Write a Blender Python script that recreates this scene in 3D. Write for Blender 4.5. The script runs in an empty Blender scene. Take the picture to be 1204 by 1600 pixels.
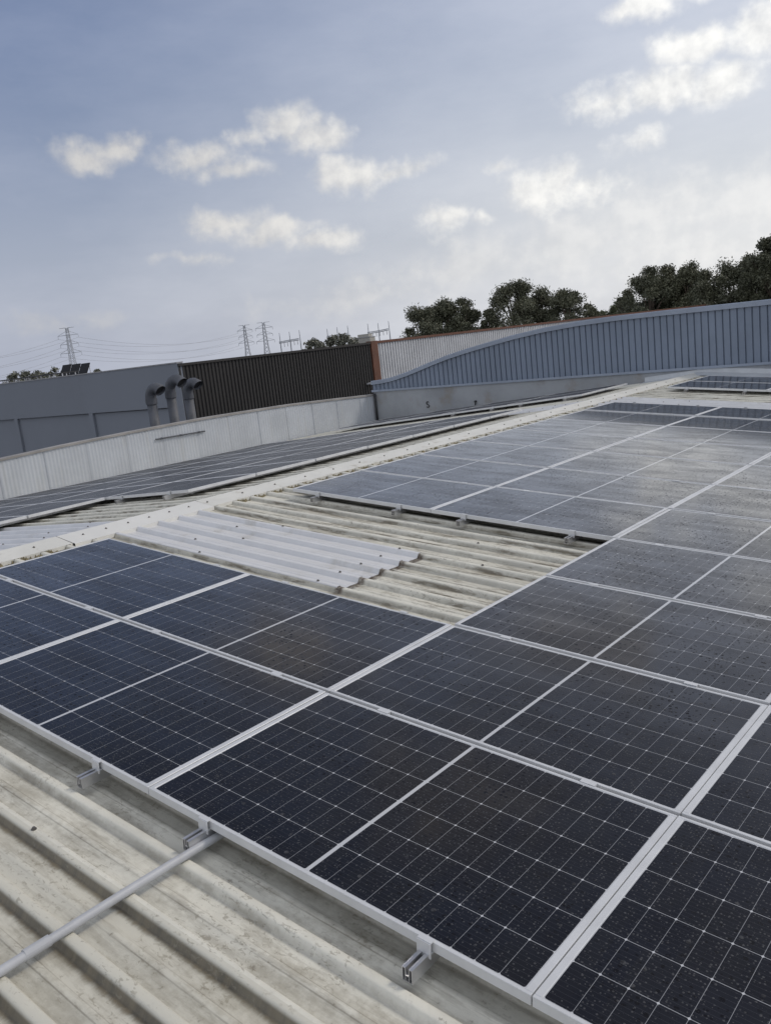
import bpy, bmesh, math, random
from math import sin, cos, pi, radians, sqrt, atan2, tan
from mathutils import Vector, Matrix, noise as mnoise

sc = bpy.context.scene
COL = sc.collection

# ------------------------------------------------------------------ camera
F_PX = 1346.6
CAM_C = Vector((6.43086, -1.70177, 1.31224))
W2C = Matrix(((0.76195379, 0.63794391, -0.11159742),
              (0.03730125, -0.21525956, -0.97584422),
              (-0.64655629, 0.73938548, -0.18781394)))
cam_d = bpy.data.cameras.new('camera')
cam = bpy.data.objects.new('camera', cam_d)
COL.objects.link(cam)
cam_d.sensor_fit = 'HORIZONTAL'
cam_d.sensor_width = 36.0
cam_d.lens = 36.0 * F_PX / 1204.0
cam_d.clip_start = 0.05
cam_d.clip_end = 20000
r_, d_, f_ = W2C[0], W2C[1], W2C[2]
cam.matrix_world = Matrix(((r_[0], -d_[0], -f_[0], CAM_C[0]),
                           (r_[1], -d_[1], -f_[1], CAM_C[1]),
                           (r_[2], -d_[2], -f_[2], CAM_C[2]),
                           (0, 0, 0, 1)))
sc.camera = cam

# ------------------------------------------------------------------ render settings
sc.render.engine = 'CYCLES'
sc.cycles.use_denoising = True
sc.cycles.max_bounces = 6
sc.view_settings.view_transform = 'Standard'
sc.view_settings.look = 'None'
sc.view_settings.exposure = 0.0
sc.view_settings.gamma = 1.0

# ------------------------------------------------------------------ world and sun
SUN_AZ, SUN_EL = 36.0, 44.0          # degrees, azimuth from +Y towards +X
SKY_STRENGTH = 0.092
SUN_STRENGTH = 1.2
world = bpy.data.worlds.new('World')
sc.world = world
world.use_nodes = True


class NB:
    """small node builder"""
    def __init__(self, tree):
        self.t = tree
        self.n = tree.nodes
        self.l = tree.links

    def node(self, typ, **kw):
        nd = self.n.new(typ)
        for k, v in kw.items():
            setattr(nd, k, v)
        return nd

    def put(self, sock, v):
        if v is None:
            return
        if isinstance(v, bpy.types.NodeSocket):
            self.l.new(v, sock)
        else:
            if sock.type == 'RGBA' and len(v) == 3:
                v = (*v, 1)
            sock.default_value = v

    def m(self, op, a, b=None, c=None, clamp=False):
        nd = self.node('ShaderNodeMath', operation=op)
        nd.use_clamp = clamp
        for i, v in enumerate((a, b, c)):
            self.put(nd.inputs[i], v)
        return nd.outputs[0]

    def vm(self, op, a, b=None):
        nd = self.node('ShaderNodeVectorMath', operation=op)
        self.put(nd.inputs[0], a)
        if b is not None:
            self.put(nd.inputs[1], b)
        return nd.outputs['Value'] if op in ('LENGTH', 'DOT_PRODUCT') else nd.outputs[0]

    def mr(self, v, a, b, c=0.0, d=1.0, smooth=True):
        nd = self.node('ShaderNodeMapRange')
        nd.interpolation_type = 'SMOOTHSTEP' if smooth else 'LINEAR'
        self.put(nd.inputs[0], v)
        for i, x in enumerate((a, b, c, d)):
            self.put(nd.inputs[i + 1], x)
        return nd.outputs[0]

    def mix(self, fac, a, b, blend='MIX'):
        nd = self.node('ShaderNodeMix', data_type='RGBA', blend_type=blend)
        self.put(nd.inputs[0], fac)
        self.put(nd.inputs[6], a)
        self.put(nd.inputs[7], b)
        return nd.outputs[2]

    def noise(self, vec, scale, detail=4, rough=0.55, dist=0.0, out=0):
        nd = self.node('ShaderNodeTexNoise')
        self.put(nd.inputs['Vector'], vec)
        nd.inputs['Scale'].default_value = scale
        nd.inputs['Detail'].default_value = detail
        nd.inputs['Roughness'].default_value = rough
        nd.inputs['Distortion'].default_value = dist
        return nd.outputs[out]

    def voro(self, vec, scale, rnd=1.0):
        nd = self.node('ShaderNodeTexVoronoi')
        nd.voronoi_dimensions = '2D'
        self.put(nd.inputs['Vector'], vec)
        nd.inputs['Scale'].default_value = scale
        nd.inputs['Randomness'].default_value = rnd
        return nd.outputs['Distance'], nd.outputs['Color']

    def sep(self, v):
        nd = self.node('ShaderNodeSeparateXYZ')
        self.put(nd.inputs[0], v)
        return nd.outputs

    def comb(self, x, y, z=0.0):
        nd = self.node('ShaderNodeCombineXYZ')
        for i, v in enumerate((x, y, z)):
            self.put(nd.inputs[i], v)
        return nd.outputs[0]


def build_world():
    nb = NB(world.node_tree)
    for n in list(nb.n):
        nb.n.remove(n)
    sky = nb.node('ShaderNodeTexSky', sky_type='NISHITA')
    sky.sun_disc = False
    sky.sun_elevation = radians(SUN_EL)
    sky.sun_rotation = radians(SUN_AZ)
    sky.altitude = 50
    sky.air_density = 1.0
    sky.dust_density = 3.2
    sky.ozone_density = 1.6
    tc = nb.node('ShaderNodeTexCoord')
    D = tc.outputs['Generated']
    x, y, z = nb.sep(D)
    az = nb.m('MULTIPLY', nb.m('ARCTAN2', x, y), 180 / pi)
    el = nb.m('MULTIPLY', nb.m('ARCSINE', z), 180 / pi)
    P = nb.comb(az, el, 0.0)
    # warp for ragged outlines
    n1 = nb.noise(P, 0.30, 5, 0.52)
    n2 = nb.noise(P, 1.05, 6, 0.56)
    fb = nb.m('ADD', nb.m('MULTIPLY', nb.m('SUBTRACT', n1, 0.5), 2.1), nb.m('MULTIPLY', nb.m('SUBTRACT', n2, 0.5), 1.0))
    Ps = nb.vm('ADD', P, (0.55, 0.75, 0.0))
    n1s = nb.noise(Ps, 0.30, 5, 0.52)
    n2s = nb.noise(Ps, 1.05, 6, 0.56)
    fbs = nb.m('ADD', nb.m('MULTIPLY', nb.m('SUBTRACT', n1s, 0.5), 2.1), nb.m('MULTIPLY', nb.m('SUBTRACT', n2s, 0.5), 1.0))
    # az, el, half width, half height, strength
    clouds = [(-56.4, 13.0, 2.4, .95, .85), (-54.8, 13.2, 1.6, .8, .8), (-50.6, 12.4, 2.4, 1.0, .85), (-48.2, 11.5, 2.2, .65, .75),
              (-44.7, 13.9, 1.9, 1.2, 1.0), (-43.0, 13.0, 2.2, .95, .95), (-46.6, 13.3, 1.4, .6, .6),
              (-40.6, 10.8, 2.4, .95, .95), (-38.2, 10.7, 2.2, .6, .8),
              (-49.2, 8.5, 2.4, .95, .95), (-46.2, 7.8, 2.4, .65, .85), (-43.2, 7.0, 2.6, .65, .8),
              (-51.6, 6.7, 1.7, .45, .55), (-35.4, 7.6, 1.8, .8, .9), (-33.0, 7.2, 1.2, .45, .6),
              (-28.9, 8.5, 2.4, 1.3, 1.0), (-26.6, 8.0, 2.2, .9, .8), (-31.6, 9.9, 1.3, .35, .5),
              (-25.0, 12.7, 2.3, .95, .9), (-21.5, 12.9, 2.9, 1.25, 1.1), (-18.7, 12.4, 2.6, 1.1, 1.0),
              (-19.7, 14.7, 2.4, .9, 1.0), (-16.3, 14.6, 2.2, 1.5, 1.1), (-22.8, 17.1, 2.6, .9, .9),
              (-19.5, 17.4, 2.3, .7, .75), (-23.4, 10.2, 1.5, .6, .6),
              (-8.0, 13.0, 6.0, 2.6, 1.1), (-12.5, 15.0, 4.0, 2.4, 1.0), (-3.0, 7.0, 6.0, 2.4, .9), (-12.0, 20.0, 4.5, 1.8, .9),
              (4.0, 16.0, 6.0, 3.0, .9), (14.0, 9.0, 7.0, 2.6, .8), (-74.0, 9.0, 4.0, 1.5, .7),
              (-84.0, 14.0, 5.0, 1.8, .7), (28.0, 20.0, 7.0, 3.0, .8), (40.0, 9.0, 8.0, 2.5, .8),
              (-46.0, 27.0, 5.5, 2.6, .7), (-33.0, 35.0, 8.0, 4.0, .45), (-25.0, 25.0, 6.0, 2.4, .55)]
    # the low bank of flat cloud to the right, soft and pale
    bank = [(-22.5, 6.4, 5.5, 1.9, .75), (-16.5, 6.0, 5.0, 2.2, .85), (-28.0, 5.0, 6.0, 1.7, .75), (-34.5, 4.3, 5.5, 1.2, .65),
            (-20.0, 3.4, 7.0, 1.9, .7), (-41.0, 3.2, 5.0, .8, .5), (-58.0, 3.6, 3.0, .5, .4)]
    wv = nb.noise(P, 0.42, 3, 0.55, out=1)
    Pw = nb.vm('ADD', P, nb.vm('MULTIPLY', nb.vm('SUBTRACT', wv, (0.5, 0.5, 0.5)), (3.2, 2.0, 0.0)))

    def blobs(lst):
        acc = None
        for (a, e, w, h, st) in lst:
            q = nb.vm('MULTIPLY', nb.vm('SUBTRACT', Pw, (a, e, 0)), (0.86 / w, 0.86 / h, 0))
            d = nb.vm('LENGTH', q)
            v = nb.m('MULTIPLY_ADD', d, -st, st)       # st at the centre, 0 at the rim, negative outside
            acc = v if acc is None else nb.m('SMOOTH_MAX', acc, v, 0.10)
        return acc
    best = blobs(clouds)
    dens = nb.m('ADD', best, nb.m('MULTIPLY', fb, 0.72))
    denss = nb.m('ADD', best, nb.m('MULTIPLY', fbs, 0.72))
    cov = nb.mr(dens, -0.20, 0.78)
    bdens = nb.m('ADD', blobs(bank), nb.m('MULTIPLY', fb, 0.85))
    bcov = nb.m('MULTIPLY', nb.mr(bdens, -0.25, 0.75), 0.62)
    # brighter on the sun side of each lump, greyer underneath
    lit = nb.mr(nb.m('SUBTRACT', dens, denss), -0.60, 0.45)
    toward = nb.mr(nb.m('COSINE', nb.m('MULTIPLY', nb.m('SUBTRACT', az, 22.0), pi / 180)), 0.05, 0.92)
    cdark = nb.mix(toward, (0.47, 0.475, 0.50), (0.72, 0.73, 0.745))
    clite = nb.mix(toward, (0.68, 0.66, 0.63), (1.15, 1.14, 1.10))
    ccol = nb.mix(lit, cdark, clite)
    skyc = nb.node('ShaderNodeVectorMath', operation='SCALE')
    nb.l.new(sky.outputs[0], skyc.inputs[0])
    skyc.inputs['Scale'].default_value = SKY_STRENGTH
    # thin milky cirrus veil, thickest low over the horizon and towards the sun
    vlow = nb.mr(el, 17.0, 0.0, 0.60, 0.88)
    wisp = nb.noise(nb.vm('MULTIPLY', P, (0.6, 1.6, 0.0)), 0.11, 6, 0.6)
    v_all = nb.m('ADD', vlow, nb.m('MULTIPLY', nb.m('SUBTRACT', wisp, 0.5), 0.30), clamp=True)
    v_all = nb.m('MULTIPLY', v_all, nb.mr(el, 85.0, 50.0, 0.60, 1.0))
    tw = nb.m('ADD', nb.m('MULTIPLY', toward, 1.0), nb.m('MULTIPLY', nb.m('SUBTRACT', wisp, 0.5), 0.5), clamp=True)
    vhi = nb.mix(tw, (0.212, 0.272, 0.452), (0.79, 0.82, 0.92))
    vlo = nb.mix(tw, (0.46, 0.495, 0.60), (0.84, 0.85, 0.87))
    vcol = nb.mix(nb.mr(el, 3.0, 23.0), vlo, vhi)
    vcol = nb.mix(nb.mr(el, 18.5, 38.0, 0.0, 0.85), vcol, (0.088, 0.104, 0.155))
    base = nb.mix(v_all, skyc.outputs[0], vcol)
    base = nb.mix(bcov, base, nb.mix(toward, (0.56, 0.56, 0.57), nb.mix(lit, (0.76, 0.77, 0.78), (0.98, 0.97, 0.95))))
    warm = nb.mr(el, 20.0, 26.0)
    ccol = nb.mix(warm, ccol, (0.40, 0.355, 0.30))
    col = nb.mix(nb.m('MULTIPLY', cov, 0.90), base, ccol)
    # added broken cloud, unseen behind the camera, to brighten faces turned this way
    n3 = nb.noise(nb.vm('MULTIPLY', D, (1.0, 1.0, 2.2)), 2.6, 6, 0.6)
    back = nb.mr(nb.vm('DOT_PRODUCT', D, (-0.66, 0.75, 0.0)), 0.45, -0.15)
    back = nb.m('MULTIPLY', back, nb.mr(n3, 0.40, 0.58, 0.25, 0.95))
    col = nb.mix(back, col, (1.00, 1.03, 1.10))
    bg = nb.node('ShaderNodeBackground')
    nb.l.new(col, bg.inputs['Color'])
    bg.inputs['Strength'].default_value = 1.0
    out = nb.node('ShaderNodeOutputWorld')
    nb.l.new(bg.outputs[0], out.inputs[0])


build_world()
sun_d = bpy.data.lights.new('sun', 'SUN')
sun_d.energy = SUN_STRENGTH
sun_d.angle = radians(11.0)
sun_d.color = (1.0, 0.93, 0.83)
sun = bpy.data.objects.new('sun', sun_d)
COL.objects.link(sun)
sdir = Vector((sin(radians(SUN_AZ)) * cos(radians(SUN_EL)), cos(radians(SUN_AZ)) * cos(radians(SUN_EL)), sin(radians(SUN_EL))))
sun.rotation_euler = (-sdir).to_track_quat('-Z', 'Y').to_euler()
sun.location = (0, 0, 30)


# ------------------------------------------------------------------ helpers
def ray(px, py):
    v = Vector(((px - 602) / F_PX, (py - 800) / F_PX, 1.0))
    return Vector((W2C[0][0] * v[0] + W2C[1][0] * v[1] + W2C[2][0] * v[2],
                   W2C[0][1] * v[0] + W2C[1][1] * v[1] + W2C[2][1] * v[2],
                   W2C[0][2] * v[0] + W2C[1][2] * v[1] + W2C[2][2] * v[2]))


def at(px, py, dist):
    """world point seen at a photo pixel, at a horizontal distance in metres"""
    d = ray(px, py)
    return CAM_C + d * (dist / sqrt(d[0] ** 2 + d[1] ** 2))


def at_x(px, py, X):
    d = ray(px, py)
    return CAM_C + d * ((X - CAM_C[0]) / d[0])


def at_y(px, py, Y):
    d = ray(px, py)
    return CAM_C + d * ((Y - CAM_C[1]) / d[1])


def tag(o, label=None, cat=None, group=None, kind=None):
    for k, v in (('label', label), ('category', cat), ('group', group), ('kind', kind)):
        if v:
            o[k] = v
    return o


def empty(name, loc=(0, 0, 0), rot=(0, 0, 0)):
    o = bpy.data.objects.new(name, None)
    o.location = loc
    o.rotation_euler = rot
    o.empty_display_size = 0.2
    COL.objects.link(o)
    return o


class MB:
    def __init__(self):
        self.v = []
        self.f = []

    def box(self, x0, x1, y0, y1, z0, z1):
        b = len(self.v)
        self.v += [(x0, y0, z0), (x1, y0, z0), (x1, y1, z0), (x0, y1, z0), (x0, y0, z1), (x1, y0, z1), (x1, y1, z1), (x0, y1, z1)]
        self.f += [tuple(b + i for i in q) for q in ((0, 3, 2, 1), (4, 5, 6, 7), (0, 1, 5, 4), (1, 2, 6, 5), (2, 3, 7, 6), (3, 0, 4, 7))]
        return self

    def quad(self, a, b_, c, d):
        b = len(self.v)
        self.v += [tuple(a), tuple(b_), tuple(c), tuple(d)]
        self.f.append((b, b + 1, b + 2, b + 3))

    def ngon(self, pts):
        b = len(self.v)
        self.v += [tuple(p) for p in pts]
        self.f.append(tuple(range(b, b + len(pts))))

    def tube(self, pts, rad, n=10, cap=True, cap_end=True):
        """round tube along a list of points; rad a number or list"""
        pts = [Vector(p) for p in pts]
        R = rad if isinstance(rad, (list, tuple)) else [rad] * len(pts)
        base = len(self.v)
        prev = None
        for i, p in enumerate(pts):
            t = (pts[min(i + 1, len(pts) - 1)] - pts[max(i - 1, 0)]).normalized()
            if prev is None:
                a = Vector((0, 0, 1)) if abs(t.z) < .9 else Vector((1, 0, 0))
                u = t.cross(a).normalized()
            else:
                u = (prev - t * prev.dot(t)).normalized()
            prev = u
            w = t.cross(u)
            for k in range(n):
                an = 2 * pi * k / n
                self.v.append(tuple(p + (u * cos(an) + w * sin(an)) * R[i]))
        for i in range(len(pts) - 1):
            for k in range(n):
                a = base + i * n + k
                b = base + i * n + (k + 1) % n
                self.f.append((a, b, b + n, a + n))
        if cap:
            self.f.append(tuple(base + k for k in reversed(range(n))))
            if cap_end:
                e = base + (len(pts) - 1) * n
                self.f.append(tuple(e + k for k in range(n)))
        return self

    def strip(self, prof, x0, x1, closed=False):
        """profile of (y,z) swept along x"""
        b = len(self.v)
        n = len(prof)
        for x in (x0, x1):
            self.v += [(x, p[0], p[1]) for p in prof]
        for i in range(n - 1 + (1 if closed else 0)):
            j = (i + 1) % n
            self.f.append((b + i, b + n + i, b + n + j, b + j))
        return self

    def build(self, name, mat, parent=None, smooth=False, tri=False):
        me = bpy.data.meshes.new(name)
        me.from_pydata(self.v, [], self.f)
        if smooth:
            me.polygons.foreach_set('use_smooth', [True] * len(me.polygons))
        me.update()
        if mat:
            me.materials.append(mat)
        o = bpy.data.objects.new(name, me)
        COL.objects.link(o)
        if parent:
            o.parent = parent
        return o


def copy_tree(o, parent=None):
    c = o.copy()
    COL.objects.link(c)
    if parent:
        c.parent = parent
    for ch in list(o.children):
        copy_tree(ch, c)
    return c


def sharp_bevel(o, w=0.003, seg=2, ang=40):
    md = o.modifiers.new('bevel', 'BEVEL')
    md.width = w
    md.segments = seg
    md.limit_method = 'ANGLE'
    md.angle_limit = radians(ang)
    return o


# ------------------------------------------------------------------ materials
def new_mat(name):
    m = bpy.data.materials.new(name)
    m.use_nodes = True
    nb = NB(m.node_tree)
    for n in list(nb.n):
        nb.n.remove(n)
    out = nb.node('ShaderNodeOutputMaterial')
    bs = nb.node('ShaderNodeBsdfPrincipled')
    nb.l.new(bs.outputs[0], out.inputs[0])
    tc = nb.node('ShaderNodeTexCoord')
    return m, nb, bs, tc


def simple_mat(name, col, rough=0.6, metal=0.0, var=0.12, scale=3.0, bump=0.0, bscale=40, dirt=None, dscale=1.5):
    m, nb, bs, tc = new_mat(name)
    v = tc.outputs['Object']
    n = nb.noise(v, scale, 5, 0.6)
    lo = tuple(c * (1 - var) for c in col)
    hi = tuple(min(1, c * (1 + var)) for c in col)
    c = nb.mix(nb.mr(n, 0.3, 0.7), lo, hi)
    if dirt:
        dn = nb.noise(v, dscale, 8, 0.65)
        c = nb.mix(nb.mr(dn, 0.52, 0.75, 0, 0.75), c, dirt)
    nb.put(bs.inputs['Base Color'], c)
    bs.inputs['Roughness'].default_value = rough
    bs.inputs['Metallic'].default_value = metal
    if bump:
        bn = nb.node('ShaderNodeBump')
        bn.inputs['Strength'].default_value = bump
        bn.inputs['Distance'].default_value = 0.01
        nb.put(bn.inputs['Height'], nb.noise(v, bscale, 5, 0.6))
        nb.l.new(bn.outputs[0], bs.inputs['Normal'])
    return m


RIB_P = 0.2327      # roof rib pitch
RIB_0 = -0.12       # a crest
SLOPE = radians(5.1)

PL, PW = 1.755, 1.038           # panel size
CP, RP = 1.760, 1.062           # column and row pitch
LIP_S, LIP_L = 0.024, 0.012     # frame lips: short side, long side


def mat_glass(name='solar_cells', coat=0.56, rough_add=0.0):
    """mono half-cut cells under wet glass; object x along the long side, y along the short"""
    m, nb, bs, tc = new_mat(name)
    P = tc.outputs['Object']
    x, y, z = nb.sep(P)
    oi = nb.node('ShaderNodeObjectInfo')
    rnd = oi.outputs['Random']
    xc = nb.m('ABSOLUTE', nb.m('SUBTRACT', x, PL / 2))           # from the middle line
    hx = nb.m('SUBTRACT', xc, 0.008)                              # white middle stripe half width
    gx = (PL / 2 - LIP_S - 0.008 - 0.003) / 10.0
    gy = (PW - 2 * LIP_L - 0.006) / 6.0
    cx = nb.m('DIVIDE', hx, gx)
    yy = nb.m('SUBTRACT', y, LIP_L + 0.003)
    cy = nb.m('DIVIDE', yy, gy)
    fx = nb.m('FRACT', cx)
    fy = nb.m('FRACT', cy)
    ex = nb.m('MULTIPLY', nb.m('MINIMUM', fx, nb.m('SUBTRACT', 1.0, fx)), gx)   # metres to the line
    ey = nb.m('MULTIPLY', nb.m('MINIMUM', fy, nb.m('SUBTRACT', 1.0, fy)), gy)
    lx = nb.mr(ex, 0.0010, 0.0004, smooth=False)
    ly = nb.mr(ey, 0.0014, 0.0007, smooth=False)
    dia = nb.mr(nb.m('ADD', ex, ey), 0.0062, 0.0050, smooth=False)
    mid = nb.mr(hx, 0.0005, -0.0005, smooth=False)
    endm = nb.mr(nb.m('SUBTRACT', 10.0, cx), 0.0, -0.002, smooth=False)
    eym = nb.m('MAXIMUM', nb.mr(cy, 0.0, -0.001, smooth=False), nb.mr(cy, 6.0, 6.001, smooth=False))
    white = nb.m('MAXIMUM', nb.m('MAXIMUM', mid, endm), nb.m('MAXIMUM', eym, dia))
    lines = nb.m('MAXIMUM', nb.m('MULTIPLY', lx, 0.70), nb.m('MULTIPLY', ly, 0.85))
    # thin busbars along the long side
    fb = nb.m('FRACT', nb.m('MULTIPLY', cy, 9.0))
    eb = nb.m('ABSOLUTE', nb.m('SUBTRACT', fb, 0.5))
    bus = nb.mr(eb, 0.045, 0.02, 0, 0.16, smooth=False)
    # each cell a little different
    cid = nb.comb(nb.m('FLOOR', nb.m('MULTIPLY', x, 1 / gx)), nb.m('FLOOR', cy), nb.m('MULTIPLY', rnd, 50))
    wn = nb.node('ShaderNodeTexWhiteNoise')
    nb.l.new(cid, wn.inputs[0])
    cell = nb.mix(nb.m('MULTIPLY', wn.outputs[0], 0.8), (0.0050, 0.0054, 0.0092), (0.0085, 0.0085, 0.0105))
    cell = nb.mix(bus, cell, (0.16, 0.16, 0.18))
    cell = nb.mix(lines, cell, (0.40, 0.41, 0.43))
    cell = nb.mix(white, cell, (0.50, 0.51, 0.53))
    # dust and rain marks, different on every panel
    off = nb.comb(nb.m('MULTIPLY', rnd, 37.0), nb.m('MULTIPLY', rnd, 91.0), 0.0)
    Q = nb.vm('ADD', P, off)
    film = nb.noise(nb.vm('MULTIPLY', Q, (1.0, 3.0, 1.0)), 1.6, 5, 0.6)
    dustf = nb.mr(film, 0.35, 0.75, 0.001, 0.012)
    cell = nb.mix(dustf, cell, (0.30, 0.29, 0.27))
    # drops
    d1, c1 = nb.voro(Q, 85.0)
    r1 = nb.sep(c1)[0]
    rad1 = nb.mr(r1, 0.40, 1.0, 0.0, 0.34, smooth=False)
    h1 = nb.m('MAXIMUM', nb.m('SUBTRACT', rad1, d1), 0.0)
    d2, c2 = nb.voro(Q, 17.0)
    r2 = nb.sep(c2)[0]
    rad2 = nb.mr(r2, 0.82, 1.0, 0.0, 0.17, smooth=False)
    h2 = nb.m('MAXIMUM', nb.m('SUBTRACT', rad2, d2), 0.0)
    drop = nb.m('MAXIMUM', nb.mr(h1, 0.0, 0.05), nb.mr(h2, 0.0, 0.03))
    cell = nb.mix(nb.m('MULTIPLY', drop, nb.mr(r1, 0.3, 1.0, 0.02, 0.10)), cell, (0.40, 0.41, 0.43))
    # flat splashes of dried and standing water, they only break the sheen
    Qw = nb.vm('ADD', Q, nb.vm('MULTIPLY', nb.noise(Q, 22.0, 3, 0.6, out=1), (0.02, 0.02, 0.0)))
    d3, c3 = nb.voro(Qw, 42.0)
    r3 = nb.sep(c3)[1]
    s3 = nb.mr(nb.m('SUBTRACT', nb.mr(r3, 0.45, 1.0, 0.0, 0.38, smooth=False), d3), 0.0, 0.08)
    clus = nb.mr(nb.noise(Q, 2.1, 4, 0.6), 0.36, 0.58)
    splash = nb.m('MULTIPLY', s3, clus)
    H = nb.m('ADD', nb.m('MULTIPLY', h1, 1 / 85.0), nb.m('MULTIPLY', h2, 1 / 30.0))
    bn = nb.node('ShaderNodeBump')
    bn.inputs['Strength'].default_value = 0.22
    bn.inputs['Distance'].default_value = 0.6
    nb.put(bn.inputs['Height'], H)
    nb.l.new(bn.outputs[0], bs.inputs['Normal'])
    nb.put(bs.inputs['Base Color'], cell)
    rg = nb.mr(film, 0.3, 0.7, 0.09, 0.15)
    rg = nb.m('ADD', rg, nb.m('MULTIPLY', drop, 0.38))
    rg = nb.m('ADD', rg, rough_add)
    rg = nb.m('ADD', rg, nb.m('MULTIPLY', splash, 0.30))
    nb.put(bs.inputs['Roughness'], rg)
    nb.put(bs.inputs['Coat Weight'], nb.m('MULTIPLY', nb.m('MULTIPLY', nb.m('SUBTRACT', 1.0, drop), nb.m('SUBTRACT', 1.0, splash)), nb.mr(film, 0.30, 0.70, coat * 1.75, coat * 0.45)))
    nb.put(bs.inputs['Specular IOR Level'], nb.mr(splash, 0.0, 1.0, 0.5, 0.22, smooth=False))
    bs.inputs['IOR'].default_value = 1.33
    bs.inputs['Sheen Weight'].default_value = 0.03
    bs.inputs['Coat IOR'].default_value = 1.33
    bs.inputs['Coat Roughness'].default_value = 0.09 + rough_add
    bs.inputs['Sheen Roughness'].default_value = 0.25
    bs.inputs['Sheen Tint'].default_value = (0.9, 0.88, 0.85, 1)
    return m


def mat_roof(name, base=(0.70, 0.68, 0.595), stain_end=False):
    """old off-white ribbed sheeting: object x down the slope, y along the ridge"""
    m, nb, bs, tc = new_mat(name)
    P = tc.outputs['Object']
    x, y, z = nb.sep(P)
    ph = nb.m('FRACT', nb.m('DIVIDE', nb.m('SUBTRACT', y, RIB_0), RIB_P))     # 0 on a crest
    lane = nb.m('FLOOR', nb.m('DIVIDE', nb.m('SUBTRACT', y, RIB_0), RIB_P))
    Pl = nb.comb(nb.m('MULTIPLY', x, 0.55), nb.m('MULTIPLY', y, 3.0), nb.m('MULTIPLY', lane, 3.7))
    streak = nb.noise(Pl, 2.2, 7, 0.65)
    blot = nb.noise(P, 3.3, 8, 0.68, 0.6)
    fine = nb.noise(P, 26.0, 6, 0.7)
    speck = nb.noise(P, 95.0, 3, 0.6)
    c = nb.mix(nb.mr(blot, 0.3, 0.7), tuple(k * 0.84 for k in base), base)
    # grey-brown film lying in the pans, in long streaks
    lw = nb.node('ShaderNodeTexWhiteNoise')
    lw.noise_dimensions = '1D'
    nb.put(lw.inputs['W'], nb.m('ADD', lane, 5.7))
    lv = lw.outputs['Value']
    pan = nb.m('MULTIPLY', nb.mr(ph, 0.09, 0.16), nb.mr(ph, 0.93, 0.88))
    f1 = nb.m('MULTIPLY', pan, nb.mr(nb.m('ADD', streak, nb.m('MULTIPLY', nb.m('SUBTRACT', fine, 0.5), 0.4)), 0.42, 0.70, 0, 0.66))
    c = nb.mix(f1, c, (0.29, 0.265, 0.205))
    # brown algae along the foot of each rib, climbing its flank with a ragged edge
    nz = nb.noise(nb.comb(nb.m('MULTIPLY', x, 14.0), nb.m('MULTIPLY', y, 4.0), lane), 1.5, 8, 0.72)
    slow = nb.noise(nb.comb(nb.m('MULTIPLY', x, 1.1), lane, 0.0), 1.3, 3, 0.5)
    # the lowest lanes by the conduit are the dirtiest, the one next to the panels nearly clean
    eaves = nb.mr(lane, -1.0, -2.0, smooth=False)
    lv = nb.m('ADD', nb.m('MULTIPLY', nb.mr(lv, 0.0, 1.0, 0.05, 0.55, smooth=False), nb.m('SUBTRACT', 1.0, eaves)), nb.m('MULTIPLY', eaves, 0.82))
    level = nb.m('ADD', nb.m('MULTIPLY', lv, 0.60), nb.m('MULTIPLY', slow, 0.75))
    # 1 at the foot line, falling away both up the flank and out into the pan
    dfoot = nb.m('ABSOLUTE', nb.m('SUBTRACT', ph, 0.845))
    near_f = nb.mr(dfoot, 0.125, 0.005, smooth=False)
    fcov = nb.m('ADD', nb.m('ADD', near_f, nb.m('MULTIPLY', nb.m('SUBTRACT', nz, 0.5), 1.3)), nb.m('MULTIPLY', nb.m('SUBTRACT', level, 0.60), 2.2))
    f2 = nb.m('MULTIPLY', nb.mr(fcov, 0.05, 0.85, 0, 0.94), nb.m('MULTIPLY', nb.mr(nb.m('SUBTRACT', ph, 0.845), 0.075, 0.045), nb.mr(ph, nb.m('SUBTRACT', 0.80, nb.m('MULTIPLY', nz, 0.20)), nb.m('SUBTRACT', 0.90, nb.m('MULTIPLY', nz, 0.16)))))
    f2 = nb.m('MULTIPLY', f2, nb.m('MULTIPLY_ADD', eaves, 0.70, 0.30))
    c = nb.mix(f2, c, nb.mix(nb.mr(nz, 0.36, 0.64), (0.026, 0.018, 0.007), (0.105, 0.078, 0.040)))
    # little black scabs and scratches
    c = nb.mix(nb.mr(fine, 0.62, 0.70, 0, 0.6), c, (0.17, 0.15, 0.115))
    c = nb.mix(nb.mr(speck, 0.71, 0.77, 0, 0.6), c, (0.09, 0.08, 0.07))
    # brown-black muck in long broken streaks, mostly up the slope away from the eaves
    mk = nb.noise(nb.comb(nb.m('MULTIPLY', x, 1.5), nb.m('MULTIPLY', y, 13.0), nb.m('MULTIPLY', lane, 1.9)), 1.7, 7, 0.68)
    mkc = nb.m('MULTIPLY', nb.m('MULTIPLY', pan, nb.mr(mk, 0.49, 0.62, 0, 0.85)), nb.mr(lane, 2.0, 6.0, 0.30, 1.0, smooth=False))
    c = nb.mix(mkc, c, nb.mix(fine, (0.060, 0.048, 0.030), (0.20, 0.165, 0.11)))
    # clusters of small pits and flaking paint, drawn out down the slope
    pit = nb.noise(nb.vm('MULTIPLY', P, (0.55, 1.0, 1.0)), 58.0, 4, 0.65, 0.8)
    cl = nb.mr(nb.noise(P, 2.4, 4, 0.6), 0.46, 0.60)
    c = nb.mix(nb.m('MULTIPLY', nb.mr(pit, 0.55, 0.63, 0, 0.55), cl), c, (0.21, 0.185, 0.135))
    # overall grime of the dirtier lanes
    gr = nb.m('MULTIPLY', eaves, nb.mr(blot, 0.25, 0.65, 0.05, 0.30))
    c = nb.mix(gr, c, (0.35, 0.325, 0.25))
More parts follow.
